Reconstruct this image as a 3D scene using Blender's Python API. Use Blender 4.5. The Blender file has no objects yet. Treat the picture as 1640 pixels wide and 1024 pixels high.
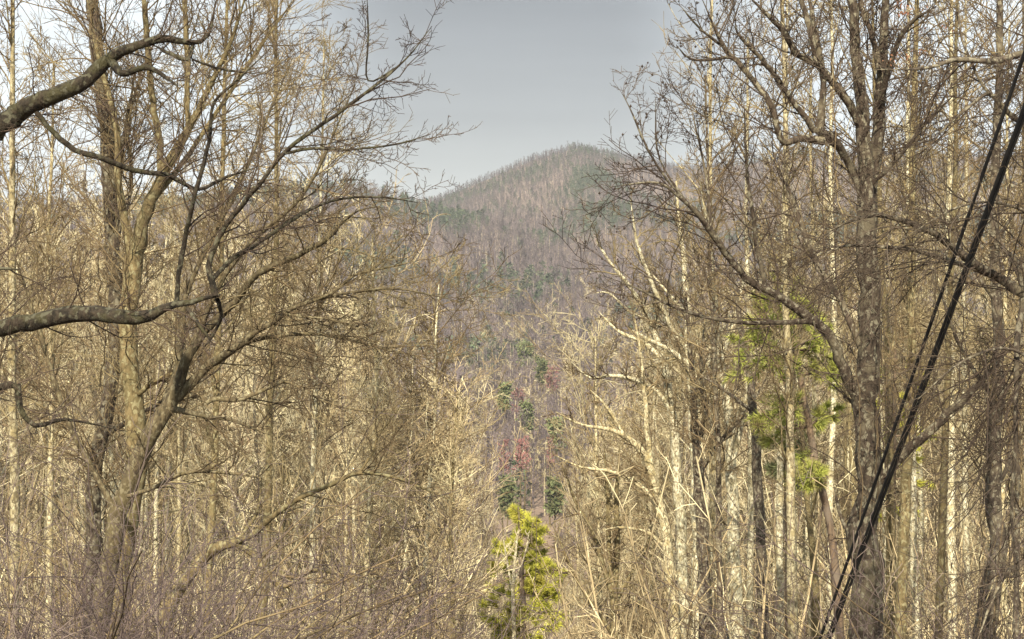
import bpy, math
import numpy as np

# ------------------------------------------------------------------ camera, sky, sun, exposure
SC = bpy.context.scene
C = SC.collection
W0, H0, F, CX, CY, CAMZ = 1640, 1024, 2524.0, 820.0, 512.0, 1.7

cam_d = bpy.data.cameras.new('camera')
cam = bpy.data.objects.new('camera', cam_d); C.objects.link(cam)
cam.location = (0, 0, CAMZ); cam.rotation_euler = (math.radians(90), 0, 0)
cam_d.sensor_width = 36; cam_d.lens = 36 * F / W0
cam_d.clip_start = 0.1; cam_d.clip_end = 20000
SC.camera = cam

SUN_EL, SUN_AZ = math.radians(38), math.radians(190)     # azimuth clockwise from +Y (behind the camera)
sd = bpy.data.lights.new('sun', 'SUN'); so = bpy.data.objects.new('sun', sd); C.objects.link(so)
sd.energy = 5.0; sd.angle = math.radians(0.5); sd.color = (1.0, 0.90, 0.73)
so.rotation_euler = (math.radians(90) - SUN_EL, 0, -SUN_AZ + math.pi)
so.location = (30, -40, 60)

world = bpy.data.worlds.new('World'); SC.world = world; world.use_nodes = True
nt = world.node_tree; nt.nodes.clear()
def N(tree, t, **kw):
    n = tree.nodes.new(t)
    for k, v in kw.items(): setattr(n, k, v)
    return n
sky = N(nt, 'ShaderNodeTexSky', sky_type='NISHITA'); sky.sun_disc = False
sky.sun_elevation = SUN_EL; sky.sun_rotation = SUN_AZ
bg1 = N(nt, 'ShaderNodeBackground'); bg1.inputs[1].default_value = 0.09
nt.links.new(sky.outputs[0], bg1.inputs[0])
geo = N(nt, 'ShaderNodeTexCoord'); sep = N(nt, 'ShaderNodeSeparateXYZ')
nt.links.new(geo.outputs['Generated'], sep.inputs[0])
rampz = N(nt, 'ShaderNodeValToRGB')                       # cloud veil: pale at the horizon, blue grey higher
cr = rampz.color_ramp; cr.elements[0].position = 0.0; cr.elements[0].color = (0.235, 0.248, 0.229, 1)
cr.elements[1].position = 0.26; cr.elements[1].color = (0.066, 0.070, 0.077, 1)
for p_, c_ in ((0.085, (0.204, 0.215, 0.204, 1)), (0.125, (0.109, 0.115, 0.118, 1)), (0.19, (0.073, 0.076, 0.082, 1))):
    e = cr.elements.new(p_); e.color = c_
nt.links.new(sep.outputs[2], rampz.inputs[0])
ab = N(nt, 'ShaderNodeMath', operation='ABSOLUTE'); nt.links.new(sep.outputs[0], ab.inputs[0])
cm = N(nt, 'ShaderNodeCombineXYZ'); mp = N(nt, 'ShaderNodeMapping'); mp.inputs['Scale'].default_value = (2.5, 2.5, 26)
nt.links.new(geo.outputs['Generated'], mp.inputs[0])
nz = N(nt, 'ShaderNodeTexNoise'); nz.inputs['Scale'].default_value = 2.2; nz.inputs['Detail'].default_value = 5
nt.links.new(mp.outputs[0], nz.inputs['Vector'])
# bright halo painted into the sky either side of the grey bank ahead
mr = N(nt, 'ShaderNodeMapRange', interpolation_type='SMOOTHSTEP'); mr.inputs['From Min'].default_value = 0.06; mr.inputs['From Max'].default_value = 0.22
nt.links.new(ab.outputs[0], mr.inputs['Value'])
mixb = N(nt, 'ShaderNodeMix', data_type='RGBA'); nt.links.new(mr.outputs[0], mixb.inputs['Factor'])
nt.links.new(rampz.outputs[0], mixb.inputs['A']); mixb.inputs['B'].default_value = (0.50, 0.55, 0.58, 1)
mrn = N(nt, 'ShaderNodeMapRange'); mrn.inputs['To Min'].default_value = 0.86; mrn.inputs['To Max'].default_value = 1.13
mrn.inputs['From Min'].default_value = 0.3; mrn.inputs['From Max'].default_value = 0.7
nt.links.new(nz.outputs['Fac'], mrn.inputs['Value'])
bg2 = N(nt, 'ShaderNodeBackground'); nt.links.new(mixb.outputs['Result'], bg2.inputs[0]); nt.links.new(mrn.outputs[0], bg2.inputs[1])
mxs = N(nt, 'ShaderNodeMixShader'); mxs.inputs[0].default_value = 0.9
nt.links.new(bg1.outputs[0], mxs.inputs[1]); nt.links.new(bg2.outputs[0], mxs.inputs[2])
wo = N(nt, 'ShaderNodeOutputWorld'); nt.links.new(mxs.outputs[0], wo.inputs['Surface'])

SC.view_settings.view_transform = 'Standard'; SC.view_settings.look = 'None'
SC.view_settings.gamma = 1.0; SC.view_settings.use_curve_mapping = False
SC.view_settings.exposure = 1.15

# ------------------------------------------------------------------ materials
def bark(name, c1, c2, c3, scale=9.0, stretch=0.22, rough=0.9, bump=0.5, vary=0.25, spots=None):
    m = bpy.data.materials.new(name); m.use_nodes = True; t = m.node_tree; t.nodes.clear()
    tc = N(t, 'ShaderNodeTexCoord'); mp = N(t, 'ShaderNodeMapping'); mp.inputs['Scale'].default_value = (1, 1, stretch)
    oi = N(t, 'ShaderNodeObjectInfo')
    t.links.new(tc.outputs['Object'], mp.inputs[0])
    n1 = N(t, 'ShaderNodeTexNoise'); n1.inputs['Scale'].default_value = scale; n1.inputs['Detail'].default_value = 6; n1.inputs['Roughness'].default_value = 0.65
    t.links.new(mp.outputs[0], n1.inputs['Vector'])
    n2 = N(t, 'ShaderNodeTexNoise'); n2.inputs['Scale'].default_value = scale * 0.28; n2.inputs['Detail'].default_value = 4
    t.links.new(tc.outputs['Object'], n2.inputs['Vector'])
    r1 = N(t, 'ShaderNodeValToRGB'); r1.color_ramp.elements[0].position = 0.36; r1.color_ramp.elements[1].position = 0.62
    r1.color_ramp.elements[0].color = (*c1, 1); r1.color_ramp.elements[1].color = (*c2, 1)
    t.links.new(n1.outputs['Fac'], r1.inputs[0])
    r2 = N(t, 'ShaderNodeValToRGB'); r2.color_ramp.elements[0].position = 0.50; r2.color_ramp.elements[1].position = 0.62
    t.links.new(n2.outputs['Fac'], r2.inputs[0])
    mx = N(t, 'ShaderNodeMix', data_type='RGBA'); mx.inputs['B'].default_value = (*c3, 1)
    t.links.new(r2.outputs[0], mx.inputs['Factor']); t.links.new(r1.outputs[0], mx.inputs['A'])
    hsv = N(t, 'ShaderNodeHueSaturation'); vr = N(t, 'ShaderNodeMapRange')
    vr.inputs['To Min'].default_value = 1 - vary; vr.inputs['To Max'].default_value = 1 + vary
    t.links.new(oi.outputs['Random'], vr.inputs['Value']); t.links.new(vr.outputs[0], hsv.inputs['Value']); t.links.new(mx.outputs['Result'], hsv.inputs['Color'])
    col = mx.outputs['Result']
    if spots:
        n3 = N(t, 'ShaderNodeTexNoise'); n3.inputs['Scale'].default_value = scale * 1.1; n3.inputs['Detail'].default_value = 3
        mp3 = N(t, 'ShaderNodeMapping'); mp3.inputs['Location'].default_value = (7, 3, 5); mp3.inputs['Scale'].default_value = (1, 1, 0.75)
        t.links.new(tc.outputs['Object'], mp3.inputs[0]); t.links.new(mp3.outputs[0], n3.inputs['Vector'])
        r3 = N(t, 'ShaderNodeValToRGB'); r3.color_ramp.elements[0].position = 0.54; r3.color_ramp.elements[1].position = 0.60
        t.links.new(n3.outputs['Fac'], r3.inputs[0])
        m3 = N(t, 'ShaderNodeMix', data_type='RGBA'); m3.inputs['B'].default_value = (*spots, 1)
        t.links.new(r3.outputs[0], m3.inputs['Factor']); t.links.new(col, m3.inputs['A']); col = m3.outputs['Result']
        t.links.new(col, hsv.inputs['Color'])
    bs = N(t, 'ShaderNodeBsdfPrincipled'); bs.inputs['Roughness'].default_value = rough
    bs.inputs['Specular IOR Level'].default_value = 0.25
    t.links.new(hsv.outputs[0], bs.inputs['Base Color'])
    if bump:
        bp = N(t, 'ShaderNodeBump'); bp.inputs['Strength'].default_value = bump; bp.inputs['Distance'].default_value = 0.03
        t.links.new(n1.outputs['Fac'], bp.inputs['Height']); t.links.new(bp.outputs[0], bs.inputs['Normal'])
    o = N(t, 'ShaderNodeOutputMaterial'); t.links.new(bs.outputs[0], o.inputs[0])
    return m
M = dict(
    pale=bark('pale_bark', (0.16, 0.125, 0.07), (0.60, 0.54, 0.34), (0.32, 0.26, 0.13), 26, 0.5, bump=0.8, spots=(0.17, 0.14, 0.08)),
    cream=bark('cream_bark', (0.20, 0.17, 0.10), (0.72, 0.68, 0.48), (0.38, 0.33, 0.19), 26, 0.5, bump=0.8, spots=(0.22, 0.18, 0.11)),
    grey=bark('grey_lichen_bark', (0.024, 0.017, 0.012), (0.085, 0.064, 0.044), (0.125, 0.105, 0.068), 24, 0.4, bump=1.0, spots=(0.20, 0.18, 0.125)),
    dark=bark('dark_bark', (0.030, 0.023, 0.017), (0.10, 0.078, 0.055), (0.12, 0.10, 0.065), 26, 0.35, bump=1.0, spots=(0.19, 0.17, 0.12)),
    moss_shade=bark('shaded_mossy_bark', (0.011, 0.009, 0.006), (0.05, 0.038, 0.025), (0.05, 0.045, 0.022), 30, 0.5, bump=1.0, spots=(0.085, 0.08, 0.052)),  # shade on the near backlit limbs is put into this dark colour
    olive=bark('olive_smooth_bark', (0.06, 0.045, 0.02), (0.19, 0.145, 0.07), (0.13, 0.105, 0.05), 22, 0.4, bump=0.8, spots=(0.21, 0.185, 0.10)),
    bark4=bark('brown_olive_bark', (0.035, 0.027, 0.015), (0.135, 0.105, 0.057), (0.10, 0.08, 0.04), 26, 0.35, bump=1.0, spots=(0.17, 0.145, 0.085)),
    red=bark('pine_bark', (0.06, 0.045, 0.03), (0.20, 0.14, 0.09), (0.15, 0.12, 0.09), 10),
    tw_dark=bark('twig_dark', (0.03, 0.021, 0.015), (0.075, 0.053, 0.037), (0.11, 0.085, 0.06), 3, bump=0),
    tw_brown=bark('twig_brown', (0.05, 0.036, 0.02), (0.17, 0.123, 0.065), (0.26, 0.21, 0.11), 3, bump=0),
    tw_tan=bark('twig_tan', (0.09, 0.064, 0.037), (0.42, 0.335, 0.19), (0.62, 0.55, 0.34), 2.5, bump=0),
    tw_pale=bark('twig_pale', (0.30, 0.24, 0.14), (0.70, 0.63, 0.41), (0.24, 0.16, 0.095), 2.5, bump=0),
    tw_mauve=bark('twig_mauve_brown', (0.04, 0.03, 0.028), (0.125, 0.092, 0.083), (0.20, 0.155, 0.13), 3, bump=0),
    tw_red=bark('twig_red_buds', (0.22, 0.10, 0.09), (0.35, 0.165, 0.145), (0.28, 0.19, 0.165), 1, bump=0),
    tw_grey=bark('twig_mauve_grey', (0.085, 0.068, 0.067), (0.235, 0.19, 0.188), (0.155, 0.125, 0.124), 0.3, bump=0, vary=0.4),
    tw_grey2=bark('twig_dark_mauve', (0.045, 0.035, 0.034), (0.12, 0.096, 0.097), (0.08, 0.064, 0.065), 0.3, bump=0, vary=0.4),
    needle=bark('pine_needles_sunlit_yellow_green', (0.24, 0.25, 0.035), (0.58, 0.56, 0.09), (0.44, 0.40, 0.08), 5, 1, bump=0),  # needle colour brightened to carry the sunlight on the small pine
    needle_m=bark('pine_needles_olive', (0.12, 0.14, 0.03), (0.36, 0.38, 0.08), (0.25, 0.24, 0.07), 5, 1, bump=0),
    needle_d=bark('pine_needles_green', (0.07, 0.09, 0.04), (0.19, 0.215, 0.09), (0.15, 0.145, 0.075), 4, 1, bump=0),
    needle_f=bark('far_needles', (0.045, 0.06, 0.035), (0.095, 0.12, 0.065), (0.065, 0.08, 0.05), 0.5, 1, bump=0, vary=0.35),
    leaf=bark('dead_leaf', (0.12, 0.06, 0.035), (0.22, 0.11, 0.06), (0.17, 0.07, 0.045), 6, 1, bump=0),
    pod=bark('seed_pod', (0.035, 0.025, 0.02), (0.07, 0.05, 0.035), (0.05, 0.035, 0.03), 6, 1, bump=0),
    rubber=bark('black_cable_jacket', (0.005, 0.005, 0.006), (0.009, 0.009, 0.009), (0.012, 0.012, 0.012), 20, 1, rough=0.7, bump=0, vary=0),
    wood=bark('weathered_pole_wood', (0.05, 0.055, 0.055), (0.11, 0.115, 0.11), (0.08, 0.08, 0.08), 20, 0.1, bump=0.6),
    metal=bark('pale_grey_metal', (0.42, 0.42, 0.46), (0.55, 0.55, 0.60), (0.5, 0.5, 0.55), 20, 1, rough=0.5, bump=0),
)

def ground_mat():
    m = bpy.data.materials.new('leaf_litter'); m.use_nodes = True; t = m.node_tree; t.nodes.clear()
    tc = N(t, 'ShaderNodeTexCoord')
    n1 = N(t, 'ShaderNodeTexNoise'); n1.inputs['Scale'].default_value = 3.0; n1.inputs['Detail'].default_value = 8; n1.inputs['Roughness'].default_value = 0.75
    n2 = N(t, 'ShaderNodeTexNoise'); n2.inputs['Scale'].default_value = 0.02; n2.inputs['Detail'].default_value = 8; n2.inputs['Roughness'].default_value = 0.6
    t.links.new(tc.outputs['Object'], n1.inputs['Vector']); t.links.new(tc.outputs['Object'], n2.inputs['Vector'])
    r1 = N(t, 'ShaderNodeValToRGB'); a = r1.color_ramp.elements
    a[0].position = 0.35; a[0].color = (0.06, 0.038, 0.022, 1); a[1].position = 0.65; a[1].color = (0.26, 0.18, 0.10, 1)
    r2 = N(t, 'ShaderNodeValToRGB'); a = r2.color_ramp.elements
    a[0].position = 0.40; a[0].color = (0.18, 0.14, 0.12, 1); a[1].position = 0.62; a[1].color = (0.32, 0.25, 0.21, 1)
    t.links.new(n1.outputs['Fac'], r1.inputs[0]); t.links.new(n2.outputs['Fac'], r2.inputs[0])
    mx = N(t, 'ShaderNodeMix', data_type='RGBA'); mx.inputs['Factor'].default_value = 0.6
    t.links.new(r1.outputs[0], mx.inputs['A']); t.links.new(r2.outputs[0], mx.inputs['B'])
    bs = N(t, 'ShaderNodeBsdfPrincipled'); bs.inputs['Roughness'].default_value = 1; bs.inputs['Specular IOR Level'].default_value = 0.1
    t.links.new(mx.outputs['Result'], bs.inputs['Base Color'])
    bp = N(t, 'ShaderNodeBump'); bp.inputs['Strength'].default_value = 0.8; bp.inputs['Distance'].default_value = 0.15
    t.links.new(n1.outputs['Fac'], bp.inputs['Height']); t.links.new(bp.outputs[0], bs.inputs['Normal'])
    o = N(t, 'ShaderNodeOutputMaterial'); t.links.new(bs.outputs[0], o.inputs[0])
    return m

# ------------------------------------------------------------------ mesh helpers
def mesh_from(name, V, Q, mat, tri=None, smooth=True):
    """V (n,3); Q (m,4) quads; tri (k,3)."""
    me = bpy.data.meshes.new(name)
    nq = 0 if Q is None else len(Q); n3 = 0 if tri is None else len(tri)
    me.vertices.add(len(V)); me.vertices.foreach_set('co', np.ascontiguousarray(V, dtype=np.float32).ravel())
    me.loops.add(nq * 4 + n3 * 3); me.polygons.add(nq + n3)
    idx = []; st = []
    if nq: idx.append(np.asarray(Q, dtype=np.int32).ravel()); st.append(np.arange(nq, dtype=np.int32) * 4)
    if n3: idx.append(np.asarray(tri, dtype=np.int32).ravel()); st.append(nq * 4 + np.arange(n3, dtype=np.int32) * 3)
    me.loops.foreach_set('vertex_index', np.concatenate(idx)); me.polygons.foreach_set('loop_start', np.concatenate(st))
    me.polygons.foreach_set('use_smooth', np.full(nq + n3, smooth))
    me.update(calc_edges=True)
    if mat: me.materials.append(mat)
    return me

def tube_arrays(P, R, k=3, rough=0.0, rng=None):
    Mn, Nn = P.shape[:2]
    T = np.empty_like(P); T[:, 1:-1] = P[:, 2:] - P[:, :-2]; T[:, 0] = P[:, 1] - P[:, 0]; T[:, -1] = P[:, -1] - P[:, -2]
    T /= np.linalg.norm(T, axis=2, keepdims=True) + 1e-9
    mt = np.abs(T.mean(axis=1)); ax = mt.argmin(axis=1); ref = np.zeros((Mn, 3)); ref[np.arange(Mn), ax] = 1
    U = np.cross(T, ref[:, None, :]); U /= np.linalg.norm(U, axis=2, keepdims=True) + 1e-9
    Vv = np.cross(T, U)
    a = np.arange(k) * 2 * math.pi / k
    ca = np.cos(a)[None, None, :, None]; sa = np.sin(a)[None, None, :, None]
    RR = np.repeat(R[:, :, None], k, axis=2)
    if rough and rng is not None: RR = RR * (1 + rng.normal(0, rough, RR.shape))
    V = P[:, :, None, :] + RR[..., None] * (ca * U[:, :, None, :] + sa * Vv[:, :, None, :])
    base = (np.arange(Mn) * Nn * k)[:, None, None] + (np.arange(Nn - 1) * k)[None, :, None]
    i = np.arange(k)[None, None, :]; j = (np.arange(k) + 1)[None, None, :] % k
    Q = np.stack([base + i, base + j, base + k + j, base + k + i], axis=3).reshape(-1, 4)
    return V.reshape(-1, 3), Q

def join_tubes(sets, rng=None):
    VV, QQ, o = [], [], 0
    for (P, R, k, rough) in sets:
        if len(P) == 0: continue
        V, Q = tube_arrays(P, R, k, rough, rng)
        VV.append(V); QQ.append(Q + o); o += len(V)
    return np.concatenate(VV), np.concatenate(QQ)

def kids(P, R, n, t0, t1, lenf, ang, npts, rng, up=0.05, wig=0.12, rr=0.55, minr=0.002, maxr=9, taper=0.35, fall=0.5, bias=None, absl=None):
    """n children on each parent polyline, vectorised."""
    Mn, Nn = P.shape[:2]
    seg = np.linalg.norm(np.diff(P, axis=1), axis=2); L = seg.sum(axis=1)
    idx = np.repeat(np.arange(Mn), n)
    t = np.tile((np.arange(n) + 0.5) / n, Mn) + rng.uniform(-0.5, 0.5, Mn * n) / n
    t = t0 + (t1 - t0) * np.clip(t, 0, 1)
    f = t * (Nn - 1); i0 = np.clip(f.astype(int), 0, Nn - 2); fr = (f - i0)[:, None]
    p = P[idx, i0] * (1 - fr) + P[idx, i0 + 1] * fr
    T = P[idx, i0 + 1] - P[idx, i0]; T /= np.linalg.norm(T, axis=1, keepdims=True) + 1e-9
    r = R[idx, i0] * (1 - fr[:, 0]) + R[idx, i0 + 1] * fr[:, 0]
    rv = rng.normal(0, 1, (Mn * n, 3)) 
    if bias is not None: rv = rv + np.asarray(bias)
    pr = rv - (rv * T).sum(1, keepdims=True) * T; pr /= np.linalg.norm(pr, axis=1, keepdims=True) + 1e-9
    A = rng.normal(ang, 0.2, Mn * n)[:, None]
    D = T * np.cos(A) + pr * np.sin(A)
    ln = (L[idx] * lenf if absl is None else np.full(Mn * n, absl)) * (1 - fall * t) * rng.uniform(0.55, 1.3, Mn * n)
    st = (ln / (npts - 1))[:, None]
    out = np.empty((Mn * n, npts, 3)); out[:, 0] = p
    for q in range(1, npts):
        D = D + rng.normal(0, wig, D.shape); D[:, 2] += up
        D /= np.linalg.norm(D, axis=1, keepdims=True)
        out[:, q] = out[:, q - 1] + D * st
    r0 = np.clip(r * rr * rng.uniform(0.7, 1.1, Mn * n), minr, maxr)
    Rr = np.maximum(r0[:, None] * np.linspace(1, taper, npts)[None, :], minr * 0.8)
    return out, Rr

def spline(pts, n):
    """Catmull-Rom through pts (m, k) resampled to n."""
    pts = np.asarray(pts, float); m = len(pts)
    if m == 2: 
        s = np.linspace(0, 1, n)[:, None]; return pts[0] * (1 - s) + pts[1] * s
    e = np.vstack([2 * pts[0] - pts[1], pts, 2 * pts[-1] - pts[-2]])
    d = np.linalg.norm(np.diff(pts[:, :3], axis=0), axis=1); cum = np.concatenate([[0], np.cumsum(d)]) / d.sum()
    s = np.linspace(0, 1, n); i = np.clip(np.searchsorted(cum, s, side='right') - 1, 0, m - 2)
    u = ((s - cum[i]) / (cum[i + 1] - cum[i] + 1e-9))[:, None]
    p0, p1, p2, p3 = e[i], e[i + 1], e[i + 2], e[i + 3]
    return 0.5 * (2 * p1 + (p2 - p0) * u + (2 * p0 - 5 * p1 + 4 * p2 - p3) * u ** 2 + (3 * p1 - p0 - 3 * p2 + p3) * u ** 3)

# ------------------------------------------------------------------ terrain
def sstep(a, b, x):
    t = np.clip((x - a) / (b - a), 0, 1); return t * t * (3 - 2 * t)
PA = np.array([(-2500, 330), (-600, 330), (0, 330), (400, 345), (600, 335), (700, 312), (760, 285), (850, 247), (925, 226), (1000, 243), (1090, 262), (1200, 252), (1280, 236), (1500, 240), (1700, 238), (2400, 250), (4500, 320)], float)
PB = np.array([(-2500, 320), (-600, 318), (0, 316), (300, 312), (450, 292), (580, 288), (640, 305), (700, 322), (800, 350), (900, 385), (1000, 425), (1100, 470), (1400, 560), (4500, 600)], float)
YA, YB = 1850.0, 1250.0
def ground(x, y):
    x = np.asarray(x, float); y = np.asarray(y, float)
    yc = np.clip(y, 0, None)
    base = np.interp(yc, [0, 3, 60, 200, 300, 600, 1000, 6000], [0, -0.4, -12.4, -42, -47, -38, -22, -10])
    fl = 0.20 * np.clip(np.abs(x) - 5 - 0.05 * yc, 0, 160) * np.clip(yc / 25, 0, 1) * (1 - 0.5 * sstep(250, 700, yc))
    b = base + fl
    def ridge(prof, Y, y0, th):
        px = CX + x / Y * F
        h = (CY - np.interp(px, prof[:, 0], prof[:, 1])) / F * Y + CAMZ - th
        s = np.clip((y - y0) / (Y - y0), 0, 1) ** 1.15
        foot = -40
        front = foot + (h - foot) * s
        gul = 0.5 * np.sin(x / 47 + 1.3 * np.sin(y / 190)) + 0.5 * np.sin(x / 23 + y / 170 + 2) + 0.35 * np.sin(x / 90 - 1)
        front += gul * 11 * 4 * s * (1 - s) 
        return np.where(y <= Y, front, h - (y - Y) * 0.3)
    a = ridge(PA, YA, 620, 8); c = ridge(PB, YB, 380, 9)
    k = 8.0
    mx = np.maximum(np.maximum(a, b), c)
    z = mx + k * np.log(np.exp((a - mx) / k) + np.exp((b - mx) / k) + np.exp((c - mx) / k)) * sstep(300, 500, y)
    z = np.where(y < 300, np.maximum(b, -60), z)
    z += 0.25 * np.sin(x * 0.31 + y * 0.17) * sstep(4, 30, np.abs(y)) + 0.2 * np.sin(x * 0.13 - y * 0.41) * sstep(4, 30, np.abs(y))
    return z
def gz(x, y): return float(ground(x, y))

ys = np.concatenate([np.linspace(-400, -20, 12), np.arange(-15, 60, 2.5), np.arange(60, 300, 6), np.arange(300, 2400, 18), np.linspace(2420, 9000, 30)])
xs = np.concatenate([-np.geomspace(7000, 420, 24), np.arange(-400, -60, 16), np.arange(-60, 61, 4), np.arange(76, 401, 16), np.geomspace(420, 7000, 24)])
X, Y = np.meshgrid(xs, ys); Z = ground(X, Y)
V = np.stack([X, Y, Z], 2).reshape(-1, 3); nx, ny = len(xs), len(ys)
ii = (np.arange(ny - 1)[:, None] * nx + np.arange(nx - 1)[None, :]).ravel()
gm = mesh_from('ground', V, np.stack([ii, ii + 1, ii + nx + 1, ii + nx], 1), ground_mat())
g = bpy.data.objects.new('ground', gm); C.objects.link(g); g['kind'] = 'structure'

# ------------------------------------------------------------------ object helpers
def thing(name, label, cat, loc=(0, 0, 0), group=None, rotz=0):
    o = bpy.data.objects.new(name, None); C.objects.link(o); o.location = loc; o.rotation_euler = (0, 0, rotz)
    o.empty_display_size = 0.3
    o['label'] = label; o['category'] = cat
    if group: o['group'] = group
    return o
def part(name, me, parent, kind=None, mat=None, label=None):
    o = bpy.data.objects.new(name, me); C.objects.link(o); o.parent = parent
    if kind: o['kind'] = kind
    if label: o['label'] = label
    if mat:
        o.material_slots[0].link = 'OBJECT'; o.material_slots[0].material = mat
    return o
def tagm(name, me, label, cat, group=None, kind=None, loc=(0, 0, 0)):
    o = bpy.data.objects.new(name, me); C.objects.link(o); o.location = loc
    if label: o['label'] = label
    if cat: o['category'] = cat
    if group: o['group'] = group
    if kind: o['kind'] = kind
    return o
def at(px, py, d): return ((px - CX) / F * d, d, CAMZ + (CY - py) / F * d)

# ------------------------------------------------------------------ traced near trees
def hero(name, label, trunk, limbs, mats, rng, group=None, cat='tree', dens=1.0, auto=0, spread=0.25, levels=3,
         up=0.05, twigr=0.30, pods=False, bias=None, tlen=1.0, auto_t=(0.35, 0.98), auto_ang=0.8, auto_len=0.3, leaves=0, t_crown=0.45):
    """trunk / limbs: lists of (px, py, d, width_px) read off the photograph and placed at real depth."""
    bm, lm, tm = mats
    def conv(l):
        out = []; d = w = None
        for q in l:
            if len(q) > 2: d = q[2]
            if len(q) > 3: w = q[3]
            out.append((*at(q[0], q[1], d), w / 2 * d / F))
        return out
    tp = conv(trunk); bx, by = tp[0][0], tp[0][1]; zb = gz(bx, by)
    if tp[0][2] > zb: tp = [(bx + 0.02, by, zb - 0.3, tp[0][3] * 1.25)] + tp
    else: zb = tp[0][2]
    d0 = by; base = np.array([bx, by, zb])
    minr = twigr * d0 / (F * 0.624)
    root = thing(name, label, cat, tuple(base), group)
    def mk(pts, k):
        n = max(10, int(len(pts) * 3.5)); s = spline(pts, n)
        s[:, :3] -= base; s[1:-1, :3] += rng.normal(0, 0.12, (n - 2, 3)) * s[1:-1, 3:4]
        return s[None, :, :3], np.maximum(s[None, :, 3], minr * 0.7)
    TP, TR = mk(tp, 10)
    V, Q = tube_arrays(TP, TR, 12, 0.05, rng)
    part('trunk', mesh_from(name + '_trunk', V, Q, bm), root)
    arms = []
    for l in limbs:
        LP, LR = mk(conv(l), 8); LR = np.maximum(LR * np.interp(np.linspace(0, 1, LR.shape[1]), [0, 0.8, 1], [1, 1, 0.35])[None], minr * 0.7); arms.append((LP, LR))
        V, Q = tube_arrays(LP, LR, 8, 0.05, rng)
        part('limb', mesh_from(name + '_limb', V, Q, lm), root)
    if auto:
        AP, AR = kids(TP, TR, auto, auto_t[0], auto_t[1], auto_len, auto_ang, 12, rng, up=0.09, wig=0.10, rr=0.45, minr=minr * 1.5, taper=0.2, fall=0.5, bias=bias)
        for i in range(len(AP)):
            V, Q = tube_arrays(AP[i:i + 1], AR[i:i + 1], 6, 0.04, rng)
            part('limb', mesh_from(name + '_limb', V, Q, lm), root)
            arms.append((AP[i:i + 1], AR[i:i + 1]))
    arms.append((TP[:, int(TP.shape[1] * t_crown):], TR[:, int(TR.shape[1] * t_crown):]))
    sets = []; tips = []
    for AP, AR in arms:
        L = np.linalg.norm(np.diff(AP[0], axis=0), axis=1).sum()
        seen = L / d0 * F
        n = max(3, int(seen / 15 * dens))
        al = spread * max(0.35, min(1.0, L / (d0 * 0.12))) * d0 * 0.35 * tlen
        B, BR = kids(AP, AR, n, 0.12, 1.0, 0, 0.85, 7, rng, up=up, wig=0.16, rr=0.5, minr=minr * 1.1, maxr=minr * 2.6, taper=0.4, fall=0.35, bias=bias, absl=al)
        Cc, CR = kids(B, BR, 8, 0.12, 1.0, 0.42, 0.75, 4, rng, up=up, wig=0.18, rr=0.6, minr=minr, taper=0.6, fall=0.4, bias=bias)
        sets += [(B, BR, 4, 0), (Cc, CR, 3, 0)]
        if levels > 2:
            D, DR = kids(Cc, CR, 4, 0.2, 1.0, 0.45, 0.75, 2, rng, up=up, wig=0.18, rr=0.75, minr=minr * 0.8, taper=0.7, fall=0.3)
            sets.append((D, DR, 3, 0)); tips.append(D[:, -1])
        else: tips.append(Cc[:, -1])
    V, Q = join_tubes(sets)
    part('twigs', mesh_from(name + '_twigs', V, Q, tm), root, kind='stuff')
    tips = np.concatenate(tips)
    if pods:
        s = tips[rng.random(len(tips)) < pods]; r = 1.5 * d0 / F
        o6 = np.array([(1, 0, 0), (-1, 0, 0), (0, 1, 0), (0, -1, 0), (0, 0, 1.5), (0, 0, -1)], float) * r
        fc = np.array([(0, 2, 4), (2, 1, 4), (1, 3, 4), (3, 0, 4), (2, 0, 5), (1, 2, 5), (3, 1, 5), (0, 3, 5)])
        V = (s[:, None, :] + o6[None] * rng.uniform(0.7, 1.5, (len(s), 1, 1))).reshape(-1, 3); T = (fc[None] + (np.arange(len(s)) * 6)[:, None, None]).reshape(-1, 3)
        part('seed_pods', mesh_from(name + '_pods', V, None, M['pod'], tri=T), root, kind='stuff')
    return root, base, arms

def leaf_tris(centres, n, rad, size, rng, flat=1.0):
    c = np.repeat(centres, n, axis=0) + rng.normal(0, 1, (len(centres) * n, 3)) * np.array([rad, rad, rad * flat])
    a = rng.normal(0, 1, (len(c), 3)); a /= np.linalg.norm(a, axis=1, keepdims=True)
    b = np.cross(a, rng.normal(0, 1, (len(c), 3))); b /= np.linalg.norm(b, axis=1, keepdims=True) + 1e-9
    s = size * rng.uniform(0.6, 1.4, (len(c), 1))
    V = np.stack([c, c + a * s + b * s * 0.35, c + a * s * 1.7, c + a * s - b * s * 0.35], 1).reshape(-1, 3)
    Q = np.arange(len(V)).reshape(-1, 4)
    return V, Q
def needle_arrays(centres, dirs, n, ln, w, rng):
    """tufts: n thin blades fanning out round each shoot direction."""
    c = np.repeat(centres, n, axis=0); d = np.repeat(dirs, n, axis=0) + rng.normal(0, 0.55, (len(c), 3)); d[:, 2] += 0.15
    d /= np.linalg.norm(d, axis=1, keepdims=True)
    b = np.cross(d, rng.normal(0, 1, d.shape)); b /= np.linalg.norm(b, axis=1, keepdims=True) + 1e-9
    l = ln * rng.uniform(0.6, 1.2, (len(c), 1))
    V = np.stack([c - b * w, c + b * w, c + d * l], 1).reshape(-1, 3)
    return V, np.arange(len(V)).reshape(-1, 3)

R = np.random.default_rng
TREES = 'bare trees standing near the viewer'

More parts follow.
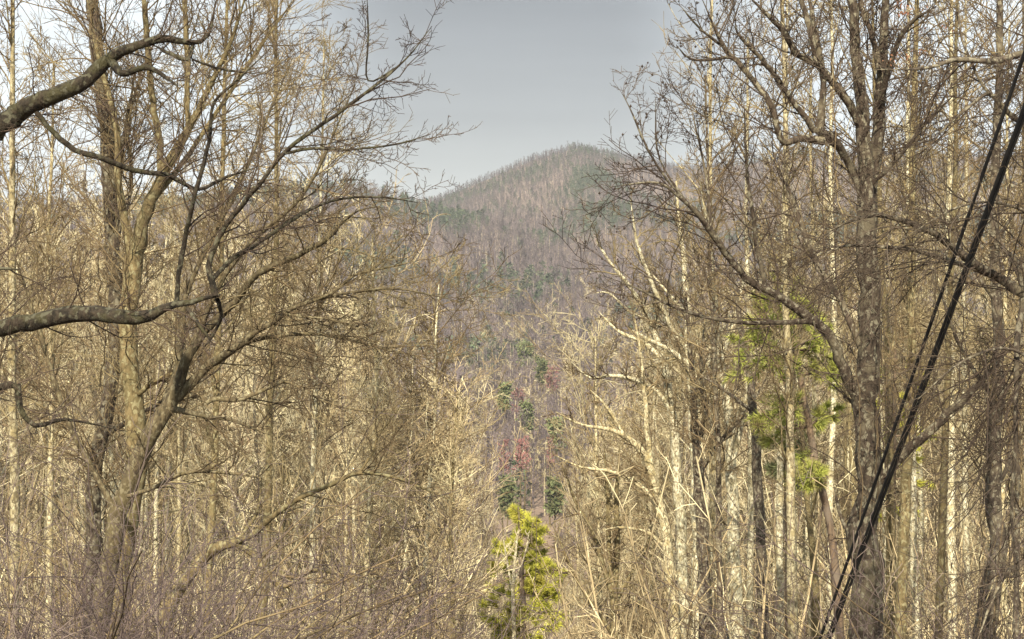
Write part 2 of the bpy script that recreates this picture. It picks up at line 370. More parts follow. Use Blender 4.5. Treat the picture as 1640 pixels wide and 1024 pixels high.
# 1 off-frame tree on the left whose limbs cross the view
hero('bare_tree', 'dark bare tree just left of view, two thick mossy limbs reaching across the upper left',
  [(-330, 1500, 9, 150), (-320, 900, 9, 110), (-300, 600, 9, 90), (-260, 300, 9, 76), (-240, 0, 9, 60), (-250, -500, 9, 40)],
  [[(-262, 330, 9, 46), (-120, 270, 9, 40), (0, 203, 9, 33), (30, 180), (60, 163, 8.9, 28), (130, 135, 8.8, 25), (160, 105, 8.8, 23), (178, 92, 8.8, 20), (215, 75, 8.7, 15), (260, 62, 8.7, 13), (310, 70, 8.7, 11), (335, 55, 8.7, 9), (341, 25, 8.7, 6), (352, -25, 8.7, 4)],
   [(175, 97, 8.8, 15), (198, 117, 8.7, 12), (235, 108, 8.6, 9), (262, 122, 8.6, 7), (285, 138, 8.5, 5)],
   [(310, 70, 8.7, 6), (300, 95, 8.7, 7), (270, 85, 8.7, 6), (245, 72, 8.7, 4)],
   [(308, 95, 8.7, 4), (350, 110, 8.8, 4), (410, 118, 9, 3)],
   [(58, 180, 8.9, 8), (90, 217, 8.9, 9), (125, 243, 8.9, 9), (160, 252, 8.9, 9), (210, 272, 9, 8), (265, 280, 9, 8), (318, 303, 9.1, 6), (360, 285, 9.2, 5), (430, 262, 9.3, 3)],
   [(-295, 640, 9, 40), (-150, 570, 8.8, 34), (0, 525, 8.5, 27), (60, 513), (120, 503, 8.5, 26), (190, 506, 8.4, 25), (230, 507, 8.4, 22), (265, 492, 8.4, 18), (300, 486, 8.4, 17), (352, 473, 8.4, 14)],
   [(283, 487, 8.4, 8), (287, 430, 8.4, 8), (296, 385, 8.4, 8), (310, 320, 8.3, 7), (320, 285, 8.3, 7), (336, 220, 8.3, 6), (343, 165, 8.3, 5), (390, 120, 8.2, 4), (440, 70, 8.2, 3)],
   [(345, 474, 8.4, 11), (335, 430, 8.4, 10), (340, 405, 8.4, 9), (360, 365, 8.4, 8), (388, 328, 8.3, 8), (420, 290, 8.2, 7), (460, 240, 8.2, 7), (530, 190, 8.1, 6), (600, 138, 8.0, 5), (650, 95, 8, 4), (692, 42, 8, 3)],
   [(338, 450, 8.4, 8), (372, 415, 8.5, 8), (410, 392, 8.6, 7), (485, 342, 8.8, 6), (540, 320, 9, 4), (610, 316, 9, 4), (670, 325, 9.1, 3)],
   [(300, 495, 8.4, 7), (318, 520, 8.3, 6), (342, 553, 8.3, 4)],
   [(348, 480, 8.4, 8), (354, 505, 8.5, 6), (345, 530, 8.6, 5), (325, 560, 8.6, 4)],
   [(455, 246, 8.2, 5), (500, 238, 8.2, 5), (560, 240, 8.1, 4), (640, 230, 8, 3), (690, 215, 8, 3)],
   [(640, 105, 8, 3), (590, 130, 8, 3), (590, 60, 8, 3), (588, 0, 8, 3)],
   [(-260, 700, 9, 20), (-100, 640, 8.8, 14), (0, 622, 8.6, 12), (28, 618, 8.6, 12), (32, 650, 8.6, 10), (40, 668, 8.6, 9), (62, 683, 8.6, 8), (100, 672, 8.7, 6), (150, 680, 8.8, 4), (205, 692, 8.9, 3)],
   [(-250, 440, 9, 12), (0, 430, 9, 8), (32, 432, 9, 5)],
  ], (M['moss_shade'], M['moss_shade'], M['tw_dark']), R(11), TREES, dens=0.5, spread=0.17, up=0.07, t_crown=0.9)

# 2 vine wrapped trunk
hero('bare_tree', 'straight slim trunk wrapped in shaggy vines left of the forked olive tree',
  [(140, 1200, 16, 30), (150, 900, 16, 24), (148, 780), (165, 680), (180, 600), (188, 520, 16, 24), (182, 440), (180, 380), (174, 270, 16, 24), (165, 150, 16, 22), (152, 60), (145, -60, 16, 18), (130, -300, 16, 12)],
  [[(180, 400, 16, 8), (210, 300, 16, 6), (205, 200, 16, 6), (230, 100, 16, 4)]],
  (M['grey'], M['grey'], M['tw_brown']), R(12), TREES, dens=0.9, spread=0.22, t_crown=0.1, auto=6, auto_len=0.15)
# 3 forked olive tree
hero('bare_tree', 'smooth olive barked tree forking high behind the lower mossy limb',
  [(160, 1200, 15, 50), (190, 900, 15, 42), (218, 740, 15, 36), (213, 660, 15, 32), (206, 560, 15, 29), (207, 470, 15, 29), (216, 400, 15, 30)],
  [[(216, 405, 15, 26), (234, 345, 15, 21), (256, 288, 15, 19), (290, 228, 15, 15), (312, 188, 15, 12), (340, 130, 15, 9), (372, 60, 15, 7), (400, -30, 15, 5)],
   [(212, 410, 15, 18), (200, 350, 15, 14), (190, 300, 15, 12), (185, 200, 15, 10), (160, 100, 15, 8), (140, 0, 15, 6)],
   [(258, 282, 15, 12), (256, 230, 15, 11), (246, 173, 15, 11), (238, 100, 15, 10), (232, 20, 15, 9), (225, -60, 15, 7)],
   [(300, 215, 15, 8), (300, 120, 15, 9), (298, 40, 15, 8), (290, -40, 15, 7)],
   [(240, 330, 15, 9), (300, 250, 15.2, 8), (360, 160, 15.4, 7), (420, 70, 15.6, 6), (470, 0, 15.8, 4)],
   [(213, 640, 15, 9), (250, 610, 14.8, 7), (300, 590, 14.6, 4)]],
  (M['olive'], M['olive'], M['tw_brown']), R(13), TREES, dens=0.8, spread=0.26)
# 4 broad spreading tree sweeping to the right
hero('bare_tree', 'wide spreading tree whose long limbs arc right across the middle left',
  [(120, 1250, 14, 40.6), (150, 1060, 14, 34.3), (188, 830, 14, 29.6), (232, 720, 14, 28.1), (266, 660, 14, 25.0), (286, 618, 14, 20.3)],
  [[(286, 620, 14, 19.5), (302, 570, 14, 15.6), (338, 520, 14, 13.3), (372, 488, 14, 11.7), (412, 440, 13.8, 10.9), (470, 412, 13.7, 9.4), (520, 385, 13.6, 8.6), (548, 356, 13.6, 7.0), (575, 338, 13.5, 3.9), (610, 330, 13.4, 2.3)],
   [(282, 640, 14, 17.2), (330, 590, 14, 14.8), (370, 562, 13.8, 11.7), (400, 540, 13.8, 10.1), (442, 512, 13.7, 8.6), (482, 488, 13.6, 7.0), (540, 472, 13.5, 4.7), (620, 462, 13.4, 3.9), (690, 472, 13.3, 3.1), (745, 488, 13.2, 2.0)],
   [(480, 490, 13.6, 4.7), (530, 470, 13.5, 4.7), (570, 440, 13.5, 4.7), (625, 428, 13.4, 3.1), (680, 415, 13.3, 2.0)],
   [(350, 580, 14, 7.8), (400, 548, 13.9, 7.8), (480, 535, 13.8, 6.2), (540, 540, 13.8, 4.7), (620, 560, 13.7, 3.9), (690, 575, 13.6, 2.3)],
   [(274, 655, 14, 12.5), (300, 660, 13.8, 9.4), (330, 668, 13.6, 7.0), (372, 673, 13.4, 6.2), (420, 692, 13.3, 3.9), (480, 710, 13.2, 2.3)],
   [(330, 645, 13.8, 8.6), (345, 638, 13.8, 8.6), (382, 641, 13.7, 7.0), (430, 622, 13.6, 6.2), (460, 612, 13.6, 4.7), (520, 643, 13.5, 3.9), (590, 658, 13.5, 3.1), (690, 650, 13.4, 2.3)],
   [(262, 655, 14, 12.5), (288, 570, 14.2, 10.9), (296, 480, 14.4, 9.4), (335, 390, 14.5, 7.8), (385, 290, 14.6, 6.2), (425, 195, 14.7, 4.7), (470, 90, 14.8, 3.1)],
   [(310, 560, 14, 7.8), (350, 460, 13.9, 7.8), (400, 390, 13.8, 7.0), (470, 330, 13.7, 6.2), (510, 270, 13.6, 4.7), (545, 190, 13.5, 3.1), (572, 130, 13.5, 2.3)],
   [(205, 795, 13.8, 7.0), (245, 782, 13.6, 7.0), (290, 760, 13.4, 6.2), (340, 756, 13.3, 5.5), (410, 764, 13.2, 3.9), (480, 785, 13.1, 2.3)],
   [(415, 440, 13.8, 5.5), (450, 500, 13.6, 3.9), (560, 520, 13.5, 3.1), (640, 600, 13.4, 2.0)],
   [(190, 830, 14, 10.9), (120, 700, 14, 9.4), (90, 620, 14, 7.8), (60, 520, 14, 6.2), (20, 400, 14, 4.7)],
  ], (M['bark4'], M['bark4'], M['tw_brown']), R(14), TREES, dens=0.9, spread=0.17, up=0.03, t_crown=0.93)
# 5 low crooked tree at the bottom
hero('bare_tree', 'low crooked smooth limb bending over at the bottom left, above the thicket',
  [(235, 1180, 12, 26), (262, 1000, 12, 22), (290, 940, 12, 20), (322, 900, 12, 18), (350, 877, 12, 17), (378, 868, 12, 15)],
  [[(376, 868, 12, 12), (402, 858, 11.9, 9), (425, 838, 11.8, 9), (470, 803, 11.7, 9), (530, 777, 11.6, 8), (575, 758, 11.5, 7), (640, 768, 11.4, 5), (730, 805, 11.3, 3)],
   [(376, 869, 12, 14), (396, 880, 12, 12), (420, 905, 12, 10), (450, 940, 12, 8), (500, 915, 12, 6), (560, 925, 11.9, 4), (650, 965, 11.8, 3)],
   [(380, 870, 12, 6), (396, 845, 12, 6), (412, 820, 12, 4), (420, 760, 12, 3)],
   [(575, 758, 11.5, 4), (600, 720, 11.5, 4), (605, 700, 11.5, 3), (650, 640, 11.4, 2)],
   [(470, 940, 12, 6), (480, 990, 12, 6), (520, 1010, 12, 4), (600, 1000, 12, 3)]],
  (M['olive'], M['olive'], M['tw_brown']), R(15), TREES, dens=0.8, spread=0.2, t_crown=0.92)

# 6 big right tree
hero('bare_tree', 'big lichen spotted tree on the right, twin stems rising from a long straight trunk',
  [(1370, 1400, 13, 70), (1380, 1100, 13, 58), (1385, 1000, 13, 54), (1390, 900, 13, 48), (1380, 868, 13, 54), (1387, 820, 13, 46), (1390, 760, 13, 42), (1388, 650, 13, 40), (1392, 520, 13, 36), (1390, 420, 13, 34), (1388, 325, 13, 32)],
  [[(1388, 335, 13, 28), (1384, 250, 13, 26), (1380, 180, 13, 22), (1372, 90, 13, 18), (1365, 0, 13, 16), (1358, -90, 13, 12)],
   [(1392, 330, 13.1, 20), (1405, 230, 13.1, 20), (1412, 130, 13.1, 18), (1418, 30, 13.1, 14), (1420, -70, 13.1, 11)],
   [(1408, 110, 13, 11), (1396, 55, 13, 10), (1380, 10, 13, 8), (1375, -50, 13, 7)],
   [(1410, 160, 13, 9), (1430, 90, 12.8, 9), (1455, 40, 12.6, 7), (1500, 10, 12.4, 4)],
   [(1380, 205, 13, 15), (1356, 160, 12.9, 14), (1326, 122, 12.8, 13), (1308, 103, 12.8, 12), (1275, 86, 12.7, 10), (1256, 52, 12.6, 9), (1230, 25, 12.5, 8), (1190, -15, 12.4, 5)],
   [(1308, 104, 12.8, 11), (1300, 62, 12.8, 10), (1290, 22, 12.8, 9), (1276, -25, 12.8, 7)],
   [(1384, 315, 13, 15), (1362, 268, 13, 13), (1345, 238, 12.9, 14), (1318, 214, 12.8, 20), (1302, 207, 12.8, 16)],
   [(1304, 210, 12.8, 10), (1272, 165, 12.7, 9), (1240, 120, 12.6, 8), (1215, 90, 12.5, 7), (1182, 55, 12.4, 4), (1176, 15, 12.3, 3)],
   [(1318, 226, 12.8, 14), (1282, 222, 12.7, 12), (1253, 226, 12.6, 11), (1235, 168, 12.5, 10), (1215, 140, 12.5, 9), (1180, 98, 12.4, 9), (1165, 85, 12.4, 8), (1146, 48, 12.3, 6), (1125, 0, 12.2, 4)],
   [(1172, 92, 12.4, 6), (1110, 96, 12.3, 4), (1083, 72, 12.2, 2.5)],
   [(1158, 75, 12.4, 5), (1120, 45, 12.3, 4), (1090, 10, 12.2, 2.5)],
   [(1314, 208, 12.8, 12), (1318, 150, 12.8, 10), (1314, 90, 12.8, 9), (1300, 20, 12.8, 7), (1290, -30, 12.8, 5)],
   [(1378, 650, 13, 19), (1352, 592, 12.9, 18), (1330, 540, 12.8, 17), (1290, 505, 12.7, 15), (1240, 470, 12.6, 13), (1200, 450, 12.5, 12), (1166, 410, 12.4, 11), (1142, 376, 12.3, 11), (1116, 341, 12.2, 8), (1082, 311, 12.1, 6), (1050, 292, 12, 5), (975, 300, 12, 2.5)],
   [(1116, 341, 12.2, 5), (1070, 290, 12.1, 4), (1035, 235, 12, 3.5), (1012, 180, 12, 3), (995, 148, 12, 2)],
   [(1100, 325, 12.2, 4), (1055, 250, 12.2, 3), (1050, 155, 12.2, 2)],
   [(1140, 375, 12.3, 5), (1130, 280, 12.3, 4), (1105, 165, 12.3, 2.5)],
   [(1226, 464, 12.6, 8), (1213, 400, 12.6, 8), (1206, 345, 12.5, 7), (1196, 270, 12.5, 5), (1192, 175, 12.4, 4)],
   [(1300, 515, 12.7, 9), (1190, 517, 12.5, 6), (1100, 500, 12.4, 5), (1020, 462, 12.3, 3), (960, 440, 12.3, 2)],
   [(1380, 560, 13, 12), (1345, 480, 13, 11), (1312, 430, 13, 10), (1290, 380, 13, 8), (1270, 320, 13, 6), (1240, 260, 13, 4)],
   [(1392, 795, 13, 16), (1430, 745, 12.9, 15), (1480, 700, 12.8, 15), (1530, 650, 12.7, 13), (1560, 622, 12.6, 11), (1592, 588, 12.5, 7), (1635, 540, 12.4, 4)],
   [(1372, 870, 13, 10), (1350, 835, 13, 6), (1335, 780, 13, 4)],
   [(1392, 300, 13, 9), (1440, 250, 12.8, 7), (1480, 200, 12.7, 6), (1530, 150, 12.5, 3)],
  ], (M['grey'], M['grey'], M['tw_dark']), R(16), TREES, dens=0.62, spread=0.2, pods=0.09, t_crown=0.45)

# 7 off-frame tree on the right edge
hero('bare_tree', 'dark tree at the far right edge, crooked limbs reaching left past the cables',
  [(1735, 1500, 9, 90), (1722, 900, 9, 70), (1712, 600, 9, 56), (1705, 300, 9, 48), (1710, 0, 9, 40), (1715, -400, 9, 26)],
  [[(1705, 490, 9, 24), (1640, 468, 9, 19), (1602, 447, 9, 15), (1560, 421, 8.9, 13), (1530, 400, 8.9, 12), (1490, 372, 8.8, 10), (1440, 352, 8.8, 8), (1390, 346, 8.8, 6), (1330, 370, 8.7, 4), (1300, 400, 8.7, 3)],
   [(1600, 445, 9, 9), (1540, 424, 9, 8), (1480, 405, 9, 7), (1420, 396, 8.9, 6), (1345, 396, 8.9, 4), (1305, 425, 8.9, 3)],
   [(1640, 465, 9, 10), (1632, 440, 9, 9), (1625, 415, 9, 8), (1604, 400, 9, 6)],
   [(1706, 75, 9, 18), (1640, 86, 8.9, 12), (1590, 98, 8.8, 10), (1530, 96, 8.7, 8), (1480, 110, 8.6, 5), (1400, 112, 8.5, 3)],
   [(1705, 230, 9, 14), (1640, 200, 8.9, 10), (1610, 176, 8.8, 9), (1585, 150, 8.8, 8), (1560, 165, 8.7, 5), (1500, 220, 8.6, 3), (1450, 300, 8.5, 2)],
   [(1590, 155, 8.8, 6), (1570, 130, 8.8, 5), (1540, 60, 8.8, 4), (1535, 0, 8.8, 3)],
   [(1642, 470, 9, 11), (1629, 560, 8.9, 9), (1627, 700, 8.8, 7), (1620, 830, 8.8, 5), (1635, 980, 8.8, 3)],
   [(1715, 820, 9, 12), (1640, 900, 8.9, 9), (1615, 915, 8.8, 7), (1590, 960, 8.7, 5), (1560, 1040, 8.6, 3)],
   [(1708, 380, 9, 8), (1620, 330, 8.8, 5), (1540, 330, 8.6, 4), (1450, 380, 8.5, 2.5)],
   [(1712, 620, 9, 8), (1620, 560, 8.8, 5), (1540, 580, 8.6, 4), (1470, 640, 8.5, 2.5)],
  ], (M['dark'], M['dark'], M['tw_dark']), R(17), TREES, dens=0.75, spread=0.28, up=-0.04, bias=(-0.7, 0, -0.4), t_crown=0.3)
# 8
hero('bare_tree', 'dark leaning trunk second from the right edge, below the crooked limbs',
  [(1560, 1250, 13, 46), (1572, 1060, 13, 38), (1585, 950, 13, 33), (1602, 865, 13, 28), (1590, 800, 13, 26), (1592, 700, 13, 23), (1600, 550, 13, 19), (1592, 350, 13, 15), (1602, 100, 13, 12), (1600, -100, 13, 8)],
  [[(1600, 880, 13, 12), (1630, 830, 13, 8), (1680, 760, 13, 5)], [(1592, 640, 13, 8), (1540, 560, 13, 6), (1500, 450, 13, 4)]],
  (M['dark'], M['dark'], M['tw_brown']), R(18), TREES, dens=0.8, spread=0.25, t_crown=0.3, auto=6, auto_len=0.15)

# 9.. slender trees right of the gap
MIDR = 'slender pale and dark trees just right of the gap'
hero('bare_tree', 'tree right of the gap bending left near its top, with a dark arching side limb',
  [(1085, 1100, 28, 19.2), (1072, 910, 28, 16.8), (1061, 825, 28, 15.2), (1042, 752, 28, 12.8), (1022, 716, 28, 10.4), (995, 695, 28, 8.0), (971, 687, 28, 6.4), (930, 680, 28, 4.0), (890, 660, 28, 2.4)],
  [[(1062, 832, 28, 11.2), (1046, 800, 28, 9.6), (1025, 778, 28, 8.0), (1002, 764, 28, 7.2), (972, 754, 28, 5.6), (930, 748, 28, 3.2), (890, 730, 28, 2.4)],
   [(1043, 755, 28, 9.6), (1037, 700, 28, 8.8), (1033, 640, 28, 7.2), (1025, 560, 28, 4.8), (1015, 500, 28, 3.2)],
   [(1068, 880, 28, 6.4), (1040, 855, 28, 5.6), (1000, 845, 28, 4.0), (960, 850, 28, 2.4)],
   [(1000, 697, 28, 4.8), (970, 650, 28, 4.0), (940, 620, 28, 2.4)]],
  (M['pale'], M['pale'], M['tw_brown']), R(21), MIDR, dens=1.0, spread=0.09, t_crown=0.5)
hero('bare_tree', 'pale slim tree leaning left over the gap, third trunk right of the mountain view',
  [(1098, 1100, 30, 19), (1092, 900, 30, 17), (1085, 760, 30, 15), (1078, 680, 30, 14), (1068, 610, 30, 12), (1058, 568, 30, 11), (1048, 530, 30, 10), (1034, 498, 30, 8), (1005, 455, 30, 6), (980, 425, 30, 5), (955, 385, 30, 3)],
  [[(1060, 575, 30, 8), (1030, 548, 30, 7), (990, 530, 30, 5), (958, 498, 30, 3)],
   [(1075, 660, 30, 8), (1050, 625, 30, 7), (1015, 608, 30, 8), (980, 602, 30, 6), (945, 605, 30, 4), (915, 580, 30, 3)],
   [(1040, 512, 30, 5), (1010, 500, 30, 4), (975, 470, 30, 3), (950, 470, 30, 2)],
   [(1066, 605, 30, 6), (1072, 540, 30, 5), (1068, 480, 30, 3)]],
  (M['cream'], M['cream'], M['tw_brown']), R(22), MIDR, dens=0.8, spread=0.1, t_crown=0.5)
hero('bare_tree', 'tall straight cream tree right of the leaning pale one, tip against the mountain',
  [(1120, 1100, 29, 20), (1117, 860, 29, 18), (1112, 700, 29, 16), (1108, 600, 29, 14), (1102, 555, 29, 12), (1100, 480, 29, 10), (1095, 420, 29, 8), (1088, 360, 29, 6), (1083, 290, 29, 3)],
  [[(1104, 585, 29, 9), (1075, 562, 29, 7), (1040, 545, 29, 6), (1005, 525, 29, 3)],
   [(1100, 560, 29, 7), (1075, 524, 29, 7), (1049, 466, 29, 7), (1032, 423, 29, 6), (1019, 383, 29, 5), (1010, 320, 29, 3)],
   [(1110, 640, 29, 8), (1130, 590, 29, 7), (1150, 540, 29, 5), (1175, 500, 29, 3)],
   [(1098, 500, 29, 5), (1070, 470, 29, 4), (1045, 440, 29, 3)]],
  (M['cream'], M['cream'], M['tw_brown']), R(23), MIDR, dens=0.75, spread=0.1, t_crown=0.5)
hero('bare_tree', 'dark lichened trunk just right of the cream tree, side limb kinking upward',
  [(1132, 1100, 26, 22), (1126, 900, 26, 20), (1119, 780, 26, 18), (1115, 700, 26, 15), (1112, 640, 26, 10), (1105, 560, 26, 7), (1098, 470, 26, 4)],
  [[(1118, 760, 26, 8), (1160, 700, 26, 7), (1195, 660, 26, 5), (1230, 600, 26, 3)], [(1122, 700, 26, 9), (1130, 650, 26, 8), (1122, 600, 26, 6), (1128, 520, 26, 4)]],
  (M['grey'], M['grey'], M['tw_brown']), R(24), MIDR, dens=0.45, spread=0.09, t_crown=0.6)
hero('bare_tree', 'bright cream trunk beside the pole top, straight to the middle of the picture',
  [(1183, 1100, 27, 24), (1177, 900, 27, 20), (1171, 750, 27, 18), (1165, 650, 27, 15), (1152, 560, 27, 12), (1145, 480, 27, 9), (1135, 380, 27, 6), (1122, 290, 27, 3)],
  [[(1168, 960, 27, 7), (1160, 930, 27, 8), (1145, 900, 27, 7), (1130, 870, 27, 4)], [(1170, 740, 27, 10), (1185, 690, 27, 9), (1196, 620, 27, 7), (1205, 540, 27, 5)], [(1155, 580, 27, 7), (1180, 500, 27, 6), (1200, 400, 27, 4)]],
  (M['cream'], M['cream'], M['tw_brown']), R(25), MIDR, dens=0.5, spread=0.10, t_crown=0.5, auto=4, auto_len=0.12)
hero('bare_tree', 'dark straight trunk between the cream trunk and the green pine boughs',
  [(1226, 1100, 24, 18), (1217, 850, 24, 16), (1209, 700, 24, 15), (1201, 600, 24, 12), (1190, 555, 24, 10), (1180, 480, 24, 7), (1165, 400, 24, 4)],
  [[(1205, 660, 24, 6), (1160, 625, 24, 5), (1120, 600, 24, 3)], [(1195, 580, 24, 7), (1215, 500, 24, 6), (1230, 420, 24, 4), (1245, 340, 24, 3)]],
  (M['dark'], M['dark'], M['tw_brown']), R(26), MIDR, dens=0.45, spread=0.09, t_crown=0.6)
hero('bare_tree', 'low tree spreading into a V of thin stems right of the small pine',
  [(986, 1120, 30, 15), (984, 1000, 30, 13), (983, 958, 30, 12)],
  [[(982, 960, 30, 9), (966, 905, 30, 8), (946, 845, 30, 6), (922, 805, 30, 5), (903, 750, 30, 3)],
   [(983, 958, 30, 9), (975, 880, 30, 8), (974, 800, 30, 7), (968, 720, 30, 4)],
   [(985, 955, 30, 10), (989, 870, 30, 10), (988, 800, 30, 8), (993, 710, 30, 3)],
   [(986, 965, 30, 7), (1008, 925, 30, 6), (1030, 890, 30, 5), (1045, 840, 30, 3)],
   [(981, 1015, 30, 8), (945, 965, 30, 6), (915, 910, 30, 5), (890, 850, 30, 3)],
   [(987, 985, 30, 6), (1020, 965, 30, 5), (1060, 960, 30, 3)]],
  (M['olive'], M['olive'], M['tw_brown']), R(27), MIDR, dens=0.9, spread=0.08, t_crown=0.6)

# a few more tall unique trunks, traced loosely
def tall(label, px, dpx, d, w, mats, seed, top=-150, auto=9, group=TREES, **kw):
    r = R(seed); n = 8; pys = np.linspace(1150, top, n); w *= 0.74; x = px + np.linspace(0, dpx, n) + r.normal(0, 6, n).cumsum() * 0.5
    ws = w * np.linspace(1.15, 0.25, n) ** 0.9
    tr = [(x[i], pys[i], d, ws[i]) for i in range(n)]
    a = dict(dens=0.8, spread=0.2, auto=auto, auto_len=0.16, auto_ang=0.6, t_crown=0.35); a.update(kw)
    return hero('bare_tree', label, tr, [], mats, r, group, **a)
tall('pale trunk nearest the left edge, behind the mossy limbs', 25, -10, 19, 22, (M['pale'], M['olive'], M['tw_brown']), 31)
tall('thin cream trunk second from the left edge', 72, 8, 23, 15, (M['pale'], M['olive'], M['tw_brown']), 32, top=100)
tall('tall grey trunk between the olive tree and the spreading tree', 330, 30, 21, 17, (M['olive'], M['olive'], M['tw_brown']), 34)
tall('olive tree right of the spreading tree, crown thinning toward the gap', 420, 20, 24, 18, (M['olive'], M['olive'], M['tw_tan']), 35, top=-60)
tall('cream barked tree whose fine crown meets the sky left of the gap', 500, 20, 27, 13, (M['cream'], M['olive'], M['tw_brown']), 36, top=60)
tall('slim tan tree with a low rounded crown beside the gap on the left', 585, 20, 30, 15, (M['pale'], M['pale'], M['tw_tan']), 37, top=375, auto=14, auto_t=(0.2, .98), dens=1.1)
tall('short pale tree, crown edge along the left of the mountain view', 665, 25, 33, 13, (M['cream'], M['pale'], M['tw_brown']), 38, top=455, auto=14, auto_t=(0.2, .98), dens=1.2)
tall('brown tree with twiggy crown low beside the gap, left of the small pine', 722, 8, 30, 12, (M['olive'], M['olive'], M['tw_tan']), 39, top=640, auto=14, auto_t=(0.2, .98), dens=1.2)
tall('grey trunk just left of the big lichen spotted tree', 1275, -20, 20, 22, (M['pale'], M['olive'], M['tw_brown']), 41, top=-80)
tall('slim pale trunk right of the big lichen spotted tree', 1440, 40, 19, 24, (M['olive'], M['olive'], M['tw_brown']), 42)
tall('cream trunk between the cables and the dark leaning trunk', 1520, 10, 24, 18, (M['cream'], M['pale'], M['tw_tan']), 43)
tall('thin dark trunk close to the right edge', 1622, 6, 14, 12, (M['dark'], M['dark'], M['tw_brown']), 44)
tall('slim tree right of the V stemmed tree, crown low against the mountain foot', 968, -18, 33, 11, (M['pale'], M['pale'], M['tw_tan']), 45, top=540, auto=14, auto_t=(0.2, .98), dens=1.1)
tall('tall grey tree whose fine crown meets the sky right of the gap', 1155, -20, 25, 14, (M['grey'], M['grey'], M['tw_brown']), 46, top=120, auto=12)

RT = 'slim trunks crowding the right side'
for i, (px, dpx, d, w, mt, lab) in enumerate([(1142, 10, 31, 14, 'pale', 'slim buff trunk directly right of the dark lichened one'), (1200, -8, 33, 15, 'cream', 'cream trunk between the bright cream one and the dark straight one'),
        (1248, 12, 28, 15, 'cream', 'slim cream trunk just right of the dark straight trunk'), (1305, 6, 29, 14, 'pale', 'buff trunk behind the leaning reddish pine'), (1338, -14, 32, 15, 'cream', 'cream trunk close against the left of the big lichened tree'),
        (1468, -10, 27, 15, 'cream', 'slim cream trunk a little right of the cables low down'), (1495, 30, 21, 18, 'olive', 'olive trunk leaning right beside the cables'), (1552, -6, 30, 14, 'cream', 'cream trunk left of the dark leaning trunk'), (1605, 10, 26, 14, 'pale', 'buff trunk right of the dark leaning trunk')]):
    tall(lab, px, dpx, d, w, (M[mt], M['pale' if mt == 'cream' else mt], M['tw_brown']), 600 + i, top=[-120, 60, -60, 120, -100, -120, -100, -60, 40][i], auto=5, group=RT, auto_t=(0.6, 0.98), dens=0.35, t_crown=0.6, levels=2)

# ------------------------------------------------------------------ mid-distance tree kinds (shared meshes)
def tree_kind(seed, H, crown0, nl, lim_len, r0, minr, form):
    r = R(seed)
    n = 12; t = np.linspace(0, 1, n)
    P = np.zeros((1, n, 3)); P[0, :, 2] = t * H - 0.4 * (1 - t)
    lean = r.normal(0, 0.02, 2) * H; 
    P[0, :, 0] = lean[0] * t ** 1.5 + np.cumsum(r.normal(0, 0.006 * H, n)) * t; P[0, :, 1] = lean[1] * t ** 1.5 + np.cumsum(r.normal(0, 0.006 * H, n)) * t
    Rr = np.maximum(r0 * (1 - 0.88 * t), minr * 1.5)[None]
    V, Q = join_tubes([(P, Rr, 8, 0.05)], r); tm = mesh_from('tree_trunk', V, Q, M['pale'])
    A, AR = kids(P, Rr, nl, crown0, 0.98, lim_len, form, 9, r, up=0.10, wig=0.12, rr=0.45, minr=minr * 1.4, taper=0.25, fall=0.45)
    V, Q = join_tubes([(A, AR, 5, 0.03)], r); lm = mesh_from('tree_limbs', V, Q, M['pale'])
    B, BR = kids(A, AR, 10, 0.15, 1.0, 0.42, 0.7, 6, r, up=0.06, wig=0.16, rr=0.55, minr=minr, taper=0.5)
    B2, BR2 = kids(P, Rr, 22, crown0 * 0.8, 1.0, 0.10, 0.9, 6, r, up=0.06, wig=0.16, rr=0.3, minr=minr, taper=0.5)
    B = np.concatenate([B, B2]); BR = np.concatenate([BR, BR2])
    Cc, CR = kids(B, BR, 7, 0.15, 1.0, 0.45, 0.7, 4, r, up=0.05, wig=0.18, rr=0.7, minr=minr * 0.9, taper=0.7)
    D, DR = kids(Cc, CR, 2, 0.25, 1.0, 0.55, 0.7, 3, r, up=0.04, wig=0.15, rr=0.8, minr=minr * 0.8, taper=0.8)
    V, Q = join_tubes([(B, BR, 3, 0), (Cc, CR, 3, 0), (D, DR, 3, 0)], r); cm_ = mesh_from('tree_twigs', V, Q, M['tw_tan'])
    return (tm, lm, cm_)
NEAR = [tree_kind(100 + i, 22, c0, nl, ll, 0.155, 0.0085, an) for i, (c0, nl, ll, an) in enumerate([(0.3, 18, 0.28, 0.6), (0.4, 16, 0.25, 0.5), (0.25, 22, 0.30, 0.8), (0.35, 18, 0.34, 0.7)])]
FAR = [tree_kind(120 + i, 20, c0, nl, ll, 0.16, 0.015, an) for i, (c0, nl, ll, an) in enumerate([(0.3, 18, 0.28, 0.6), (0.4, 16, 0.26, 0.5), (0.25, 20, 0.32, 0.8)])]

topline = np.array([(-400, -400), (380, -300), (450, 120), (520, 300), (600, 370), (690, 430), (740, 560), (780, 760), (800, 930), (890, 930), (915, 760), (955, 540), (1010, 420), (1070, 340), (1130, 260), (1190, -200), (2200, -400)], float)
barks = [('pale', 'pale'), ('cream', 'pale'), ('olive', 'olive'), ('dark', 'grey'), ('cream', 'cream')]
twigs = ['tw_tan', 'tw_brown', 'tw_brown', 'tw_pale', 'tw_tan']
bname = {'pale': 'pale buff', 'cream': 'cream', 'olive': 'olive brown', 'dark': 'dark brown'}
r = R(5)
cand = []
yy = 20.0
while yy < 175:
    stp = 4.2 + yy * 0.018
    half = 0.36 * yy + 4
    for x in np.arange(-half, half, stp):
        xx = x + r.uniform(-0.45, 0.45) * stp; y2 = yy + r.uniform(-0.45, 0.45) * stp
        cand.append((y2, xx))
    yy += stp
cand.sort()
